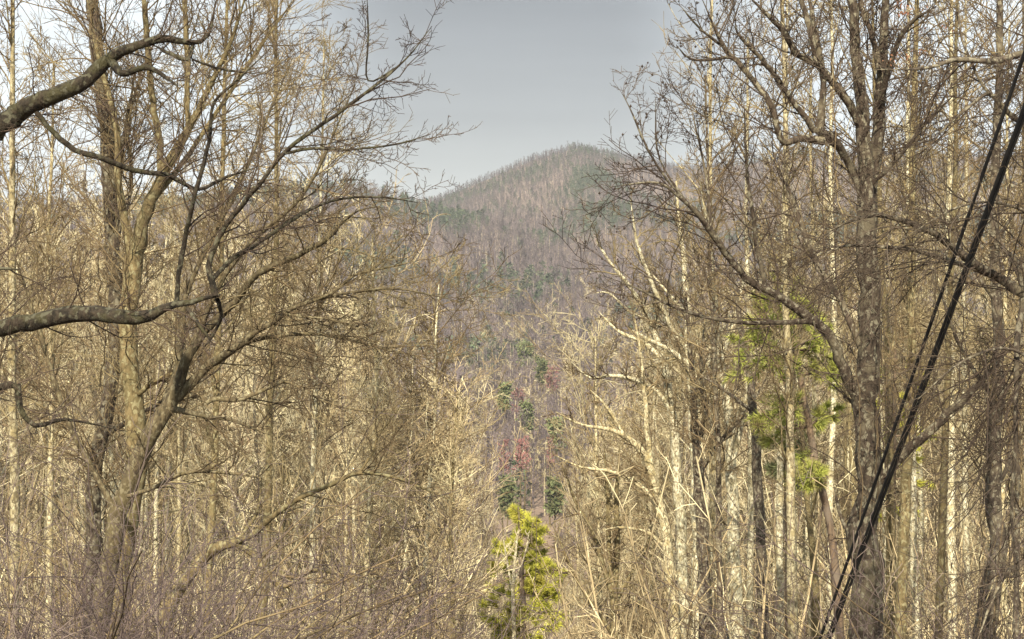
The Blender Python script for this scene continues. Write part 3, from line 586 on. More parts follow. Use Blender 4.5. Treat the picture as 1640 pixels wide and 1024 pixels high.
def zone(px):
    for lim, nm in ((150, 'left edge'), (330, 'behind the olive tree'), (520, 'left of the sky gap'), (700, 'left of the mountain'), (830, 'left foot of the gap'),
                    (960, 'right foot of the gap'), (1100, 'right of the mountain'), (1250, 'among the cream trunks'), (1400, 'behind the big right tree'), (1530, 'behind the cables')):
        if px < lim: return nm
    return 'right edge'
tname = {'tw_tan': 'tan', 'tw_brown': 'brown', 'tw_pale': 'pale'}
count = 0; rest = []
for (y2, xx) in cand:
    px = CX + xx / y2 * F
    if px < -330 or px > 1970: continue
    if y2 < 25: continue
    if y2 < 36 and r.random() < (0.9 if px < 600 else (0.35 if px > 1130 else 0.7)): continue
    gnd = gz(xx, y2)
    cr_px = 2.4 / y2 * F
    tp_ = max(np.interp([px - cr_px, px, px + cr_px], topline[:, 0], topline[:, 1]))
    allow = CAMZ + (CY - tp_) / F * y2 - gnd
    nat = r.uniform(17, 26)
    if y2 > 34: tp_ = max(tp_, r.uniform(230, 430)); allow = CAMZ + (CY - tp_) / F * y2 - gnd
    h = min(nat, allow * r.uniform(0.85, 1.0)) if allow < nat + 3 else nat
    if h < 4.5: continue
    ki = int(r.integers(0, 10)); bi = int(r.integers(0, 5))
    if y2 < 40 and bi in (0, 3): bi = int(r.choice([1, 2, 4]))
    if abs(px - 1169) < 16 and y2 < 48: continue
    if count >= 285: rest.append((xx, y2, gnd, h)); continue
    near = y2 < 62
    src = (NEAR if near else FAR); km = src[ki % len(src)]
    s = h / (22 if near else 20)
    size = 'tall' if h > 20 else ('medium' if h > 13 else 'short')
    dist = 'near' if y2 < 45 else ('midway' if y2 < 85 else 'far')
    zn = zone(px)
    o = thing('bare_tree', f'{size} {bname[barks[bi][0]]} bare tree with {tname[twigs[bi]]} twigs, {dist}, {zn}', 'tree', (xx, y2, gnd), f'bare forest trees, {zn}', r.uniform(0, 6.28))
    w = s * r.uniform(0.8, 1.1)
    if s < 0.6: w *= 1.25
    o.scale = (w, w, s)
    part('trunk', km[0], o, mat=M[barks[bi][0]])
    part('limbs', km[1], o, mat=M[barks[bi][1]], kind='stuff')
    part('twigs', km[2], o, mat=M[twigs[bi]], kind='stuff')
    count += 1

# ------------------------------------------------------------------ stuff by geometry nodes
def scatter(name, pts, rot, scl, idx, sources, sclx=None):
    """one object: points carry rotation, scale and which source mesh; returns the object (kind stuff)."""
    me = bpy.data.meshes.new(name); me.vertices.add(len(pts)); me.vertices.foreach_set('co', np.asarray(pts, np.float32).ravel())
    def attr(n, typ, key, val):
        a = me.attributes.new(n, typ, 'POINT'); a.data.foreach_set(key, np.ascontiguousarray(val).ravel())
    attr('rz', 'FLOAT_VECTOR', 'vector', np.stack([np.zeros(len(pts)), np.zeros(len(pts)), rot], 1).astype(np.float32))
    attr('sc', 'FLOAT_VECTOR', 'vector', np.asarray(scl, np.float32)); attr('ix', 'INT', 'value', np.asarray(idx, np.int32))
    ob = bpy.data.objects.new(name, me); C.objects.link(ob); ob['kind'] = 'stuff'
    gt = bpy.data.node_groups.new(name + '_scatter', 'GeometryNodeTree')
    gt.interface.new_socket('Geometry', in_out='INPUT', socket_type='NodeSocketGeometry')
    gt.interface.new_socket('Geometry', in_out='OUTPUT', socket_type='NodeSocketGeometry')
    gi = N(gt, 'NodeGroupInput'); go = N(gt, 'NodeGroupOutput'); jn = N(gt, 'GeometryNodeJoinGeometry')
    def na(nm, dt):
        n = N(gt, 'GeometryNodeInputNamedAttribute', data_type=dt); n.inputs['Name'].default_value = nm; return n
    a_r = na('rz', 'FLOAT_VECTOR'); a_s = na('sc', 'FLOAT_VECTOR'); a_i = na('ix', 'INT')
    for k, me_s in enumerate(sources):
        so_ = bpy.data.objects.new(name + '_source', me_s)
        oi = N(gt, 'GeometryNodeObjectInfo'); oi.inputs['Object'].default_value = so_; oi.inputs['As Instance'].default_value = True
        cp = N(gt, 'FunctionNodeCompare', data_type='INT', operation='EQUAL'); cp.inputs[3].default_value = k
        gt.links.new(a_i.outputs[0], cp.inputs[2])
        ip = N(gt, 'GeometryNodeInstanceOnPoints')
        gt.links.new(gi.outputs[0], ip.inputs['Points']); gt.links.new(cp.outputs[0], ip.inputs['Selection']); gt.links.new(oi.outputs['Geometry'], ip.inputs['Instance'])
        gt.links.new(a_r.outputs[0], ip.inputs['Rotation']); gt.links.new(a_s.outputs[0], ip.inputs['Scale'])
        gt.links.new(ip.outputs[0], jn.inputs[0])
    gt.links.new(jn.outputs[0], go.inputs[0])
    md = ob.modifiers.new('scatter', 'NODES'); md.node_group = gt
    return ob

def bare_small(seed, H, nl, r0, minr, nb=5, nc=4, twig='tw_grey', tr='tw_pale', crown0=0.35):
    r = R(seed); n = 5; t = np.linspace(0, 1, n)
    P = np.zeros((1, n, 3)); P[0, :, 2] = t * H; P[0, 1:, :2] = r.normal(0, 0.012 * H, (n - 1, 2))
    Rr = np.maximum(r0 * (1 - 0.8 * t), minr)[None]
    A, AR = kids(P, Rr, nl, crown0, 0.98, 0.32, 0.65, 4, r, up=0.12, wig=0.12, rr=0.5, minr=minr, taper=0.4)
    B, BR = kids(A, AR, nb, 0.2, 1, 0.5, 0.7, 3, r, up=0.1, wig=0.15, rr=0.7, minr=minr * 0.8, taper=0.6)
    Cc, CR = kids(B, BR, nc, 0.2, 1, 0.55, 0.7, 2, r, up=0.1, wig=0.15, rr=0.8, minr=minr * 0.7, taper=0.6)
    V1, Q1 = join_tubes([(P, Rr, 4, 0)]); V2, Q2 = join_tubes([(A, AR, 3, 0), (B, BR, 3, 0), (Cc, CR, 3, 0)])
    me = mesh_from('small_tree', np.concatenate([V1, V2]), np.concatenate([Q1, Q2 + len(V1)]), M[tr]); me.materials.append(M[twig])
    mi = np.concatenate([np.zeros(len(Q1), np.int32), np.ones(len(Q2), np.int32)]); me.polygons.foreach_set('material_index', mi)
    return me
def evergreen_small(seed, H, W, n, size, mat='needle_f'):
    r = R(seed); t = r.random(n) ** 0.8
    h = H * (0.15 + 0.85 * t); rad = W * (1 - t) ** 0.7 * r.uniform(0.5, 1.05, n) * (1 + 0.3 * np.sin(t * 25)); a = r.uniform(0, 6.28, n)
    c = np.stack([np.cos(a) * rad, np.sin(a) * rad, h], 1)
    V, Q = leaf_tris(c, 1, size * 0.3, size, r)
    P = np.array([[[0, 0, 0], [0, 0, H * 0.5], [0, 0, H]]]); V1, Q1 = join_tubes([(P, np.array([[0.22, 0.15, 0.03]]), 4, 0)])
    me = mesh_from('evergreen', np.concatenate([V, V1]), np.concatenate([Q, Q1 + len(V)]), M[mat], smooth=False); me.materials.append(M['dark'])
    mi = np.concatenate([np.zeros(len(Q), np.int32), np.ones(len(Q1), np.int32)]); me.polygons.foreach_set('material_index', mi)
    return me

# forest between 100 and 300 m (past the counted trees)
r = R(50)
pts = list(rest)
yy = 172.0
while yy < 330:
    half = 0.40 * yy
    for x in np.arange(-half, half, 5.6):
        xx = x + r.uniform(-2.5, 2.5); y2 = yy + r.uniform(-2.5, 2.5); gnd = gz(xx, y2); px = CX + xx / y2 * F
        tp_ = np.interp(px, topline[:, 0], topline[:, 1]); allow = CAMZ + (CY - max(tp_, 400)) / F * y2 - gnd
        h = min(r.uniform(14, 24), allow) if 780 < px < 920 else r.uniform(14, 24)
        if h > 3: pts.append((xx, y2, gnd, h))
    yy += 5.6
pts = np.array(pts)
src = [bare_small(200 + i, 18, 15, 0.17, 0.028, 6, 4, tw, tr) for i, (tw, tr) in enumerate([('tw_tan', 'cream'), ('tw_brown', 'pale'), ('tw_pale', 'cream'), ('tw_tan', 'pale'), ('tw_grey', 'cream')])]
s = pts[:, 3] / 18
o = scatter('distant_woodland', pts[:, :3], r.uniform(0, 6.28, len(pts)), np.stack([s, s, s], 1), r.integers(0, 5, len(pts)), src)

# wooded mountains
def grid_pts(y0, y1, sp, tanh_, r):
    out = []; yy = y0
    while yy < y1:
        half = tanh_ * yy; x = np.arange(-half, half, sp); x = x + r.uniform(-0.48, 0.48, len(x)) * sp
        out.append(np.stack([x, yy + r.uniform(-0.48, 0.48, len(x)) * sp], 1)); yy += sp
    return np.concatenate(out)
G1 = grid_pts(330, 700, 5.5, 0.40, r); G2 = np.concatenate([grid_pts(700, 1300, 6.2, 0.38, r), grid_pts(1300, 1930, 5.0, 0.36, r)])
G = np.concatenate([G1, G2]); gzv = ground(G[:, 0], G[:, 1])
# drop what is surely out of sight behind the left spur
pxg = CX + G[:, 0] / G[:, 1] * F
hb = (CY - np.interp(pxg, PB[:, 0], PB[:, 1])) / F
elev = (gzv + 22 - CAMZ) / G[:, 1]
keep = ~((G[:, 1] > YB + 60) & (elev < hb - 0.004) & (pxg < 1000)) & ~((G[:, 1] > YB + 40) & (G[:, 1] < YA - 500) & (pxg < 700))
G = G[keep]; gzv = gzv[keep]
def fbm(x, y, s, seed):
    rr = R(seed); v = 0
    for k in range(7):
        a = rr.uniform(0, 6.28); f = (1.6 ** k) / s; v = v + np.sin((x * math.cos(a) + y * math.sin(a)) * f * 6.28 + rr.uniform(0, 6.28)) / (1.25 ** k)
    return v / 2.6
ever = fbm(G[:, 0], G[:, 1], 420, 3) + 0.5 * fbm(G[:, 0], G[:, 1], 90, 4)
# evergreens keep to the spur crest, the hollows and the valley foot
pxg = CX + G[:, 0] / G[:, 1] * F; pyg = CY - (gzv + 8 - CAMZ) / G[:, 1] * F
ever += 0.9 * np.exp(-((G[:, 1] - YB + 20) / 80) ** 2) + 0.8 * np.exp(-((pxg - 940) / 45) ** 2) * (G[:, 1] > 1300) + 0.5 * np.exp(-((G[:, 1] - 560) / 90) ** 2)
is_e = ever + r.normal(0, 0.35, len(G)) > 0.80
srcs = [bare_small(300 + i, 13, 16, 0.13, mr_, 5, 4, tw, tr, 0.12) for i, (mr_, tw, tr) in enumerate([(0.055, 'tw_grey', 'tw_pale'), (0.06, 'tw_grey', 'tw_grey'), (0.055, 'tw_grey2', 'tw_grey'), (0.06, 'tw_grey2', 'tw_grey')])]
srcs += [evergreen_small(320, 13, 2.8, 130, 0.8), evergreen_small(321, 11, 3.4, 150, 0.8)]
srcs += [bare_small(330 + i, 14, 16, 0.14, 0.04, 6, 4, tw, tr, 0.15) for i, (tw, tr) in enumerate([('tw_grey', 'tw_pale'), ('tw_tan', 'tw_grey'), ('tw_grey', 'tw_tan'), ('tw_grey', 'tw_grey')])]
dusk = r.random(len(G)) < 0.25 + 0.6 * sstep(1450, 1800, G[:, 1])  # share of darker twigs rises towards the mountain crest
nearv = r.random(len(G)) < np.interp(G[:, 1], [330, 600, 1000], [1.0, 0.8, 0.0])
idx = np.where(is_e, r.integers(4, 6, len(G)), np.where(nearv, r.integers(6, 10, len(G)), np.where(dusk, r.integers(2, 4, len(G)), r.integers(0, 2, len(G)))))
s = r.uniform(0.7, 1.25, len(G)) * np.where(is_e, 1.0, 1.05); s = s * np.where((r.random(len(G)) < 0.03) , 1.25, 1)
s = s * np.interp(G[:, 1], [900, 1500], [1.0, 0.58]); w = s * r.uniform(1.0, 1.4, len(G))
o = scatter('mountain_woodland', np.stack([G[:, 0], G[:, 1], gzv - 0.4], 1), r.uniform(0, 6.28, len(G)), np.stack([w, w, s], 1), idx, srcs)
print('far trees', len(G), 'woodland', len(pts), 'mid', count)

# undergrowth: thin stems and brush on the near slopes
def brush_mesh(seed, H, ns, minr, mat, spread=0.8, nb=5, nc=3):
    r = R(seed); a = r.uniform(0, 6.28, ns); rad = r.random(ns) * spread
    P = np.zeros((ns, 6, 3)); P[:, 0, 0] = np.cos(a) * rad; P[:, 0, 1] = np.sin(a) * rad; P[:, 0, 2] = -0.15
    D = np.stack([np.cos(a) * 0.35, np.sin(a) * 0.35, np.ones(ns)], 1) + r.normal(0, 0.15, (ns, 3)); st = (H * r.uniform(0.5, 1.1, ns) / 5)[:, None]
    for q in range(1, 6):
        D = D + r.normal(0, 0.1, D.shape); D /= np.linalg.norm(D, axis=1, keepdims=True); P[:, q] = P[:, q - 1] + D * st
    Rr = np.maximum(minr * 2.2 * np.linspace(1, 0.4, 6)[None, :] * r.uniform(0.6, 1.2, (ns, 1)), minr)
    B, BR = kids(P, Rr, nb, 0.2, 1, 0.4, 0.7, 4, r, up=0.05, wig=0.2, rr=0.6, minr=minr * 0.9)
    Cc, CR = kids(B, BR, nc, 0.2, 1, 0.5, 0.8, 3, r, up=0.03, wig=0.2, rr=0.8, minr=minr * 0.8)
    V, Q = join_tubes([(P, Rr, 4, 0), (B, BR, 3, 0), (Cc, CR, 3, 0)])
    return mesh_from('brush', V, Q, M[mat])
U = grid_pts(23, 150, 2.6, 0.38, r); U = U[r.random(len(U)) < np.interp(U[:, 1], [14, 30, 60, 150], [0.8, 0.9, 0.8, 0.4])]
uz = ground(U[:, 0], U[:, 1]); us = r.uniform(0.6, 1.3, len(U)) * np.interp(U[:, 1], [14, 40, 150], [0.8, 1.2, 1.5])
pxu = CX + U[:, 0] / U[:, 1] * F; us = np.where((pxu > 740) & (pxu < 960), us * 0.5, us)
scatter('undergrowth', np.stack([U[:, 0], U[:, 1], uz], 1), r.uniform(0, 6.28, len(U)), np.stack([us, us, us], 1), r.integers(0, 4, len(U)),
        [brush_mesh(401, 3.6, 9, 0.008, 'tw_tan'), brush_mesh(402, 3.0, 10, 0.008, 'tw_brown'), brush_mesh(403, 4.5, 7, 0.010, 'tw_tan', 0.9), brush_mesh(404, 3.4, 9, 0.010, 'tw_pale')])

# ------------------------------------------------------------------ bare shrubs close by, bottom left
SHR = 'tangled bare shrubs at the bottom left'
slab = ['purplish bare shrub at the bottom left corner', 'dense purplish shrub right of the corner one', 'tangled brown shrub below the vine wrapped trunk', 'arching brown shrub in front of the crooked low limb',
        'thin twiggy shrub below the crooked low limb', 'lowest foremost shrub at the left corner', 'foremost low shrub just right of the corner', 'foremost low shrub below the spreading tree', 'foremost low shrub below the bent smooth limb', 'fine twiggy shrub in the bottom right corner', 'arching shrub at the bottom beside the dark leaning trunk']
for i, (px, d, top, wd) in enumerate([(-10, 7.0, 760, 1.1), (100, 7.6, 770, 1.1), (200, 8.4, 800, 1.1), (310, 9.0, 850, 1.0), (430, 9.6, 920, 0.9), (-60, 6.2, 830, 1.2), (60, 6.4, 840, 1.2), (150, 6.8, 850, 1.2), (260, 7.4, 880, 1.1), (1640, 8.5, 800, 1.0), (1500, 10, 860, 1.0)]):
    rr = R(500 + i); x = (px - CX) / F * d; z0 = gz(x, d); H = CAMZ + (CY - top) / F * d - z0
    root = thing('bare_shrub', slab[i], 'shrub', (x, d, z0), SHR if px < 700 else 'bare shrubs at the bottom right')
    ns = 20 if px < 400 else 13; a = rr.uniform(0, 6.28, ns); P = np.zeros((ns, 9, 3)); P[:, 0, :2] = rr.normal(0, 0.12, (ns, 2)); P[:, 0, 2] = -0.05
    D = np.stack([np.cos(a) * 0.3, np.sin(a) * 0.3, np.ones(ns)], 1); st = (H * rr.uniform(0.9, 1.35, ns) / 8)[:, None]
    for q in range(1, 9):
        D = D + rr.normal(0, 0.09, D.shape) + np.stack([np.cos(a) * 0.11 * wd, np.sin(a) * 0.11 * wd, -0.06 * np.ones(ns)], 1); D /= np.linalg.norm(D, axis=1, keepdims=True)
        P[:, q] = P[:, q - 1] + D * st
    mr_ = 0.42 * d / (F * 0.624)
    Rr = np.maximum(np.linspace(0.011, 0.003, 9)[None] * rr.uniform(0.7, 1.2, (ns, 1)), mr_)
    for j in range(ns):
        V, Q = tube_arrays(P[j:j + 1], Rr[j:j + 1], 6, 0.03, rr); part('stem', mesh_from('shrub_stem', V, Q, M['tw_brown']), root)
    B, BR = kids(P, Rr, 13, 0.3, 1, 0.42, 0.8, 6, rr, up=0.0, wig=0.17, rr=0.6, minr=mr_)
    Cc, CR = kids(B, BR, 6, 0.2, 1, 0.5, 0.8, 4, rr, up=0.0, wig=0.2, rr=0.8, minr=mr_ * 0.85)
    V, Q = join_tubes([(B, BR, 3, 0), (Cc, CR, 3, 0)]); part('twigs', mesh_from('shrub_twigs', V, Q, M['tw_mauve']), root, kind='stuff')

# ------------------------------------------------------------------ pines
def pine(label, trunk, boughs, rng, mat, tufts=9, nl=0.16, blade=0.006, d0=30, name='pine_tree', nn=16, rise=0.05):
    conv = lambda l: np.array([(*at(q[0], q[1], q[2]), q[3] / 2 * q[2] / F) for q in l])
    tp = conv(trunk); zb = gz(tp[0, 0], tp[0, 1])
    if tp[0, 2] > zb: tp = np.vstack([[tp[0, 0], tp[0, 1], zb - 0.2, tp[0, 3] * 1.15], tp])
    else: zb = tp[0, 2]
    base = np.array([tp[0, 0], tp[0, 1], zb]); root = thing(name, label, 'pine tree', tuple(base), 'pines among the bare trees')
    s = spline(tp, 20); s[:, :3] -= base; TP, TR = s[None, :, :3], s[None, :, 3]
    V, Q = tube_arrays(TP, TR, 8, 0.06, rng); part('trunk', mesh_from('pine_trunk', V, Q, M['red']), root)
    sets = []; shoots = []
    for (px, py, tx, ty, dd) in boughs:              # bough from trunk height py out to (tx, ty), dd deeper
        k = int(np.argmin(np.abs(TP[0, :, 2] + zb - at(0, py, base[1])[2]))); p0 = TP[0, k]
        p1 = np.array(at(tx, ty, base[1] + dd)) - base; mid = (p0 + p1) / 2 + np.array([0, 0, 0.06 * np.linalg.norm(p1 - p0)])
        q = spline(np.array([p0, mid, p1]), 8); rad = np.linspace(0.022, 0.008, 8) * np.linalg.norm(p1 - p0) ** 0.4
        V, Q = tube_arrays(q[None], rad[None], 6, 0.05, rng); part('bough', mesh_from('pine_bough', V, Q, M['red']), root)
        B, BR = kids(q[None], rad[None], tufts, 0.08, 1.0, 0.38, 0.75, 5, rng, up=rise, wig=0.12, rr=0.5, minr=0.005, fall=0.4)
        Cc, CR = kids(B, BR, 5, 0.2, 1.0, 0.45, 0.6, 3, rng, up=rise, wig=0.12, rr=0.7, minr=0.004)
        sets += [(B, BR, 3, 0), (Cc, CR, 3, 0)]
        for X_ in (B, Cc):
            for j in range(1, X_.shape[1]):
                dv = X_[:, j] - X_[:, j - 1]; dv /= np.linalg.norm(dv, axis=1, keepdims=True) + 1e-9
                shoots.append((X_[:, j], dv))
    V, Q = join_tubes(sets); part('twigs', mesh_from('pine_twigs', V, Q, M['red']), root, kind='stuff')
    c = np.concatenate([a for a, b in shoots]); dv = np.concatenate([b for a, b in shoots])
    V, T = needle_arrays(c, dv, nn, nl, blade, rng); part('needles', mesh_from('pine_needles', V, None, mat, tri=T, smooth=False), root, kind='stuff')
    return root
rr = R(61)
bs = []
for k in range(64):
    py = 822 + 270 * (k / 64) ** 0.85; side = rr.choice([-1, 1]); ext = min(54, (15 + (py - 820) * 0.36)) * rr.uniform(0.25, 1.1)
    bs.append((835, py, 838 + side * ext, py - ext * rr.uniform(0.05, 0.4), rr.uniform(-1, 1) * ext / F * 42))
pine('small sunlit yellow green pine low in the centre of the gap', [(842, 1300, 42, 16), (838, 1000, 42, 11), (833, 860, 42, 6), (830, 812, 42, 3)], bs, rr, M['needle'], tufts=6, nl=0.19, blade=0.011, nn=11, rise=0.10)
rr = R(62)
pine('leaning reddish pine with drooping green boughs left of the big lichen spotted tree', [(1352, 1150, 22, 16), (1335, 880, 22, 13), (1310, 760, 22, 12), (1292, 660, 22, 10), (1275, 570, 22, 10), (1250, 480, 22, 5)],
     [(0, 500, 1215, 480, -.3), (0, 520, 1200, 525, .4), (0, 540, 1185, 555, -.5), (0, 560, 1250, 590, -1), (0, 545, 1330, 530, .3), (0, 510, 1300, 490, .5), (0, 490, 1240, 500, -1), (0, 570, 1335, 575, .6), (0, 500, 1285, 500, -.5), (0, 585, 1345, 600, -.4),
      (0, 660, 1215, 690, -.4), (0, 680, 1225, 705, .4), (0, 640, 1240, 665, -.8), (0, 690, 1330, 660, .3), (0, 740, 1285, 775, -.5), (0, 760, 1300, 760, -.6), (0, 560, 1195, 590, .9)], rr, M['needle_m'], tufts=9, nl=0.13, blade=0.006, nn=9, rise=0.0)
rr = R(63)
pine('yellow green pine behind the big lichen spotted tree, right of its trunk', [(1425, 1150, 34, 14), (1430, 800, 34, 10), (1432, 640, 34, 7), (1434, 560, 34, 3)],
     [(0, 600 + 18 * k, 1434 + (-1) ** k * rr.uniform(20, 62), 598 + 18 * k + rr.uniform(-12, 12), rr.uniform(-.8, .8)) for k in range(14)], rr, M['needle'], tufts=5, nl=0.15, blade=0.008, nn=7)
rr = R(64)
pine('thin green pine low beside the big trunk, between it and the cream trunks', [(1262, 1150, 30, 12), (1262, 850, 30, 9), (1256, 700, 30, 5), (1254, 660, 30, 3)],
     [(0, 690 + 22 * k, 1256 + (-1) ** k * rr.uniform(18, 45), 690 + 22 * k + rr.uniform(-8, 8), rr.uniform(-.6, .6)) for k in range(5)], rr, M['needle_d'], tufts=5, nl=0.2, blade=0.009, nn=10)
# bare white sapling in front of the small pine
hero('sapling', 'thin white barked sapling standing in front of the small yellow green pine',
  [(828, 1150, 36, 7), (822, 960, 36, 6), (826, 880, 36, 4), (830, 850, 36, 2.5)], [[(823, 960, 36, 4), (812, 900, 36, 3), (806, 860, 36, 2)], [(824, 930, 36, 3), (840, 890, 36, 2.5), (848, 850, 36, 2)]],
  (M['cream'], M['cream'], M['tw_pale']), R(65), None, dens=1.0, spread=0.06, levels=2)

# ------------------------------------------------------------------ single bushes and trees seen in the valley gap
rr = R(70)
vlab = [('evergreen_tree', 'round dark green evergreen at the mountain foot, topmost in the gap', 842, 578, 640, 'e', 26), ('evergreen_tree', 'smaller evergreen just below and right of the topmost green one', 868, 600, 600, 'e', 16),
        ('red_budding_tree', 'dusky red budding tree below the evergreens, right side of the gap', 884, 615, 560, 'r', 20), ('red_budding_tree', 'bright red budding tree in the middle of the gap', 830, 652, 480, 'r', 20),
        ('evergreen_tree', 'small green tree directly below the bright red tree', 842, 672, 460, 'e', 14), ('red_budding_tree', 'small faint red tree at the right of the gap below the green patch', 880, 726, 400, 'r', 12),
        ('red_budding_tree', 'small faint red tree left of the other low red one', 842, 730, 400, 'r', 12), ('red_budding_tree', 'low dark red tree just above the small pine', 834, 775, 330, 'r', 18),
        ('red_budding_tree', 'pinkish red tree left of the low dark red one', 806, 782, 330, 'r', 16), ('evergreen_tree', 'blue green evergreen above and left of the small pine', 812, 800, 300, 'e', 15),
        ('evergreen_tree', 'blue green evergreen above and right of the small pine', 890, 800, 300, 'e', 15), ('evergreen_tree', 'olive evergreen right of the gap, above the low red tree', 890, 700, 420, 'e', 16),
        ('evergreen_tree', 'faint green tree at the left edge of the gap', 808, 640, 500, 'e', 14)]
for i, (nm, lab, px, py, d, kd, wpx) in enumerate(vlab):
    dd = np.arange(190, 1100, 2.0); can = ground((px - CX) / F * dd, dd) + 15; hit = np.nonzero(can > CAMZ + (CY - py) / F * dd)[0]
    d = float(dd[hit[0]]) if len(hit) else d
    x = (px - CX) / F * d; z0 = gz(x, d); H = 15 + wpx * 0.35 / F * d + 1.5; z0b = z0
    Wd = wpx / F * d * 0.85; H += 2
    root = thing(nm, lab, 'tree', (x, d, z0b), 'coloured trees in the valley gap')
    P = np.zeros((1, 6, 3)); P[0, :, 2] = np.linspace(-0.3, H * 0.96, 6); P[0, :, :2] += rr.normal(0, 0.12, (6, 2)); Rv = np.linspace(0.2, 0.05, 6)[None]
    V, Q = tube_arrays(P, Rv, 6, 0.05, rr); part('trunk', mesh_from('valley_tree_trunk', V, Q, M['olive']), root)
    A, AR = kids(P, Rv, 34, 0.66, 0.99, 0, 1.2, 5, rr, up=0.12, wig=0.15, rr=0.4, minr=0.06, fall=0.35, absl=Wd)
    B, BR = kids(A, AR, 6, 0.15, 1, 0.5, 0.7, 4, rr, up=0.08, wig=0.18, minr=0.045)
    if kd == 'e':
        V, Q = join_tubes([(A, AR, 3, 0), (B, BR, 3, 0)]); part('branches', mesh_from('valley_branches', V, Q, M['olive']), root, kind='stuff')
        cc = np.concatenate([B[:, 1], B[:, 2], B[:, 3], A[:, 2], A[:, 4]]); V, Q = leaf_tris(cc, 2, 0.4, 0.55, rr, 0.5)
        part('crown', mesh_from('valley_crown', V, Q, M['needle_d'], smooth=False), root, kind='stuff')
    else:
        Cc, CR = kids(B, BR, 6, 0.2, 1, 0.6, 0.7, 2, rr, minr=0.075)
        V, Q = join_tubes([(A, AR, 3, 0), (B, BR, 3, 0)]); part('branches', mesh_from('valley_branches', V, Q, M['tw_grey']), root, kind='stuff')
        V, Q = join_tubes([(Cc, CR, 3, 0)]); part('crown', mesh_from('valley_crown', V, Q, M['tw_red']), root, kind='stuff')

# ------------------------------------------------------------------ vines
VG = 'vines hanging among the trees'
vl = [(168, 16.0, -40, 640, 'thin vine climbing straight up the vine wrapped trunk'), (196, 14.8, 330, 760, 'dark vine hanging down along the forked olive trunk'), (190, 15.6, 150, 520, 'pale vine beside the upper vine wrapped trunk'),
      (163, 12.0, 330, 620, 'slender vine strand crossing the lower mossy limb'), (1360, 12.2, 100, 900, 'thin vine in front of the big lichen spotted trunk'), (1445, 11.5, 90, 720, 'long vine hanging right of the big trunk, left of the cables'),
      (1496, 11.0, 120, 900, 'long slanting vine hanging behind the cables'), (1410, 12.0, 380, 980, 'low vine draped beside the big trunk'), (1640 - 60, 10.5, 480, 1000, 'vine strand dangling below the crooked right limb')]
for i, (px, d, y0, y1, lab) in enumerate(vl):
    rr = R(80 + i); n = 16; sl = rr.uniform(-0.12, 0.12)
    q = [(*at(px + (t - .5) * (y1 - y0) * sl + 8 * math.sin(t * 6 + i), y0 + (y1 - y0) * t, d + 0.3 * t), 0.8 / F * d * 1.1) for t in np.linspace(0, 1, n)]
    s = spline(q, 30); org = s[-1, :3].copy(); s[:, :3] -= org; s[:, :2] += rr.normal(0, 0.012, (30, 2))
    B, BR = kids(s[None, :, :3], s[None, :, 3], 26, 0, 1, 0.08, 0.6, 4, rr, up=0.0, wig=0.2, rr=0.7, minr=0.0022)
    V, Q = join_tubes([(s[None, :, :3], s[None, :, 3], 5, 0.05), (B, BR, 3, 0)], rr)
    tagm('hanging_vine', mesh_from('hanging_vine', V, Q, M['tw_brown']), lab, 'vine', VG, loc=tuple(org))

# dead leaf clusters high on the right tree
for i, (px, py, lab) in enumerate([(1447, 18, 'largest cluster of rusty dead leaves, at the top right'), (1482, 18, 'rusty dead leaf cluster right of the largest one'), (1437, 8, 'small rusty leaf clump at the top edge'), (1470, 50, 'loose brown leaves below the largest cluster'),
                              (1477, 84, 'rusty leaf clump on the thin limb at the upper right'), (1430, 98, 'small rusty leaf clump left on the thin limb'), (1452, 95, 'rust leaf bunch between the two on the thin limb'), (1520, 42, 'sparse brown leaf cluster nearest the cables')]):
    rr = R(90 + i); p = at(px, py, 12.7 if i < 4 else 8.7); d = p[1]
    V, Q = leaf_tris(np.zeros((1, 3)), 26 if i < 1 else 15, 5.5 / F * d, 3.2 / F * d, rr)
    tagm('dead_leaves', mesh_from('dead_leaves', V, Q, M['leaf'], smooth=False), lab, 'leaves', 'rusty dead leaf clusters', loc=p)

# ------------------------------------------------------------------ cables and utility pole
def cable(lab, a, b, rad):
    p, q = np.array(at(*a)), np.array(at(*b)); t = np.linspace(-0.35, 1.9, 60)[:, None]; pts = p * (1 - t) + q * t; pts[:, 2] += 0.05 * (t[:, 0] - 0.5) ** 2 - 0.0125
    org = pts[0].copy(); V, Q = tube_arrays((pts - org)[None], np.full((1, 60), rad), 10)
    tagm('overhead_cable', mesh_from('overhead_cable', V, Q, M['rubber']), lab, 'cable', 'black overhead cables', loc=tuple(org))
cable('thinner leftmost black cable slanting down the right side', (1640, 88, 8), (1313, 1024, 10.4), 0.0098)
cable('upper strand of the close pair of black cables on the right', (1639, 174, 8), (1324, 1024, 10.4), 0.0088)
cable('lower strand of the close pair of black cables on the right', (1645, 174, 8.01), (1329, 1024, 10.41), 0.0088)
px, d = 1168, 38.0
x = (px - CX) / F * d; z0 = gz(x, d); ztop = CAMZ + (CY - 998) / F * d
root = thing('utility_pole', 'dark utility pole top with pale grey bracket, beside the bright cream trunk', 'utility pole', (x, d, z0))
P = np.array([[[0, 0, -0.3], [0, 0, (ztop - z0) * 0.5], [0, 0, ztop - z0]]]); V, Q = tube_arrays(P, np.array([[0.15, 0.13, 0.11]]), 14); n = len(V); V = np.vstack([V, [[0, 0, ztop - z0 + 0.02]]])
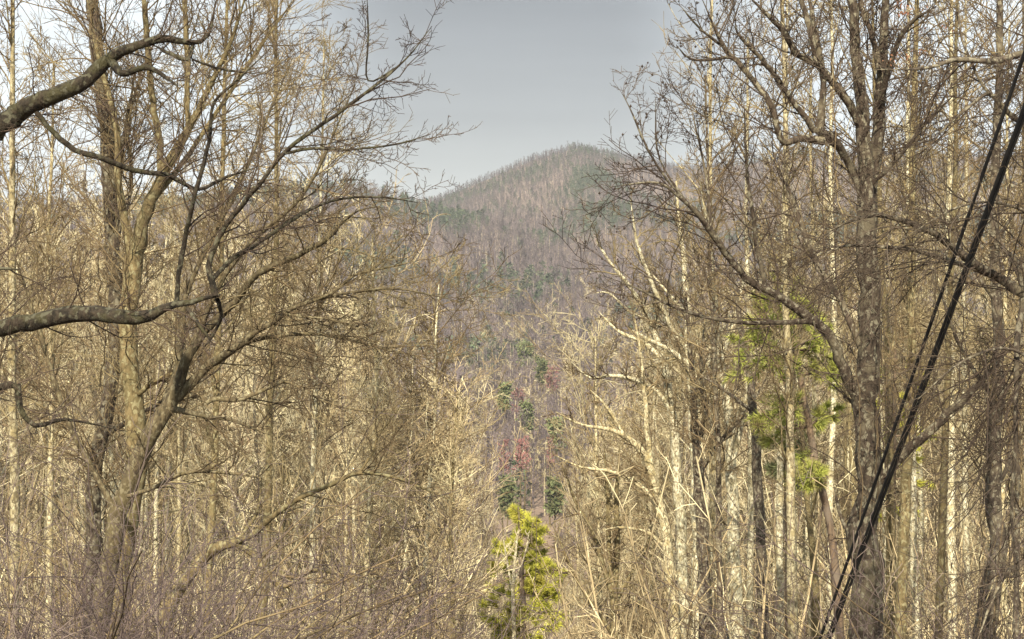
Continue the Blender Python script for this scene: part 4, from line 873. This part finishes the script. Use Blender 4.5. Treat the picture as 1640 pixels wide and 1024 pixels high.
T = np.array([(n - 14 + i, n - 14 + (i + 1) % 14, n) for i in range(14)]); part('pole', mesh_from('pole', V, Q, M['wood'], tri=T), root)
def boxm(cx, cy, cz, sx, sy, sz):
    v = np.array([(a, b, c) for a in (-1, 1) for b in (-1, 1) for c in (-1, 1)], float) * np.array([sx, sy, sz]) / 2 + np.array([cx, cy, cz])
    return v, np.array([(0, 1, 3, 2), (4, 6, 7, 5), (0, 4, 5, 1), (2, 3, 7, 6), (0, 2, 6, 4), (1, 5, 7, 3)])
h = ztop - z0
V, Q = boxm(0.0, -0.14, h - 0.12, 0.26, 0.05, 0.07); part('crossarm', mesh_from('crossarm', V, Q, M['metal'], smooth=False), root)
for sx in (-0.09, 0.09):
    P = np.array([[[sx, -0.14, h - 0.09], [sx, -0.14, h + 0.0], [sx, -0.14, h + 0.05]]]); V, Q = tube_arrays(P, np.array([[0.03, 0.045, 0.02]]), 10); part('insulator', mesh_from('insulator', V, Q, M['metal']), root)
P = np.array([[[0.2, -0.02, h - 0.75], [0.2, -0.02, h - 0.74], [0.2, -0.02, h - 0.3], [0.2, -0.02, h - 0.29]]]); V, Q = tube_arrays(P, np.array([[0.01, 0.11, 0.11, 0.01]]), 14); part('transformer_can', mesh_from('transformer_can', V, Q, M['wood']), root)

# ------------------------------------------------------------------ air
hz = 1
if hz:
    v, q = boxm(0, 4300, 170, 14400, 9600, 700); 
    hm = bpy.data.materials.new('pale_haze'); hm.use_nodes = True; t = hm.node_tree; t.nodes.clear()
    pv = N(t, 'ShaderNodeVolumePrincipled'); pv.inputs['Density'].default_value = 0.00016; pv.inputs['Color'].default_value = (0.90, 0.92, 0.96, 1); pv.inputs['Anisotropy'].default_value = 0.2
    o_ = N(t, 'ShaderNodeOutputMaterial'); t.links.new(pv.outputs[0], o_.inputs['Volume'])
    hb_ = bpy.data.objects.new('haze', mesh_from('haze', v, q, hm, smooth=False)); C.objects.link(hb_); hb_['kind'] = 'stuff'
zs = ground(X, Y); print('ground z range', zs.min(), zs.max())
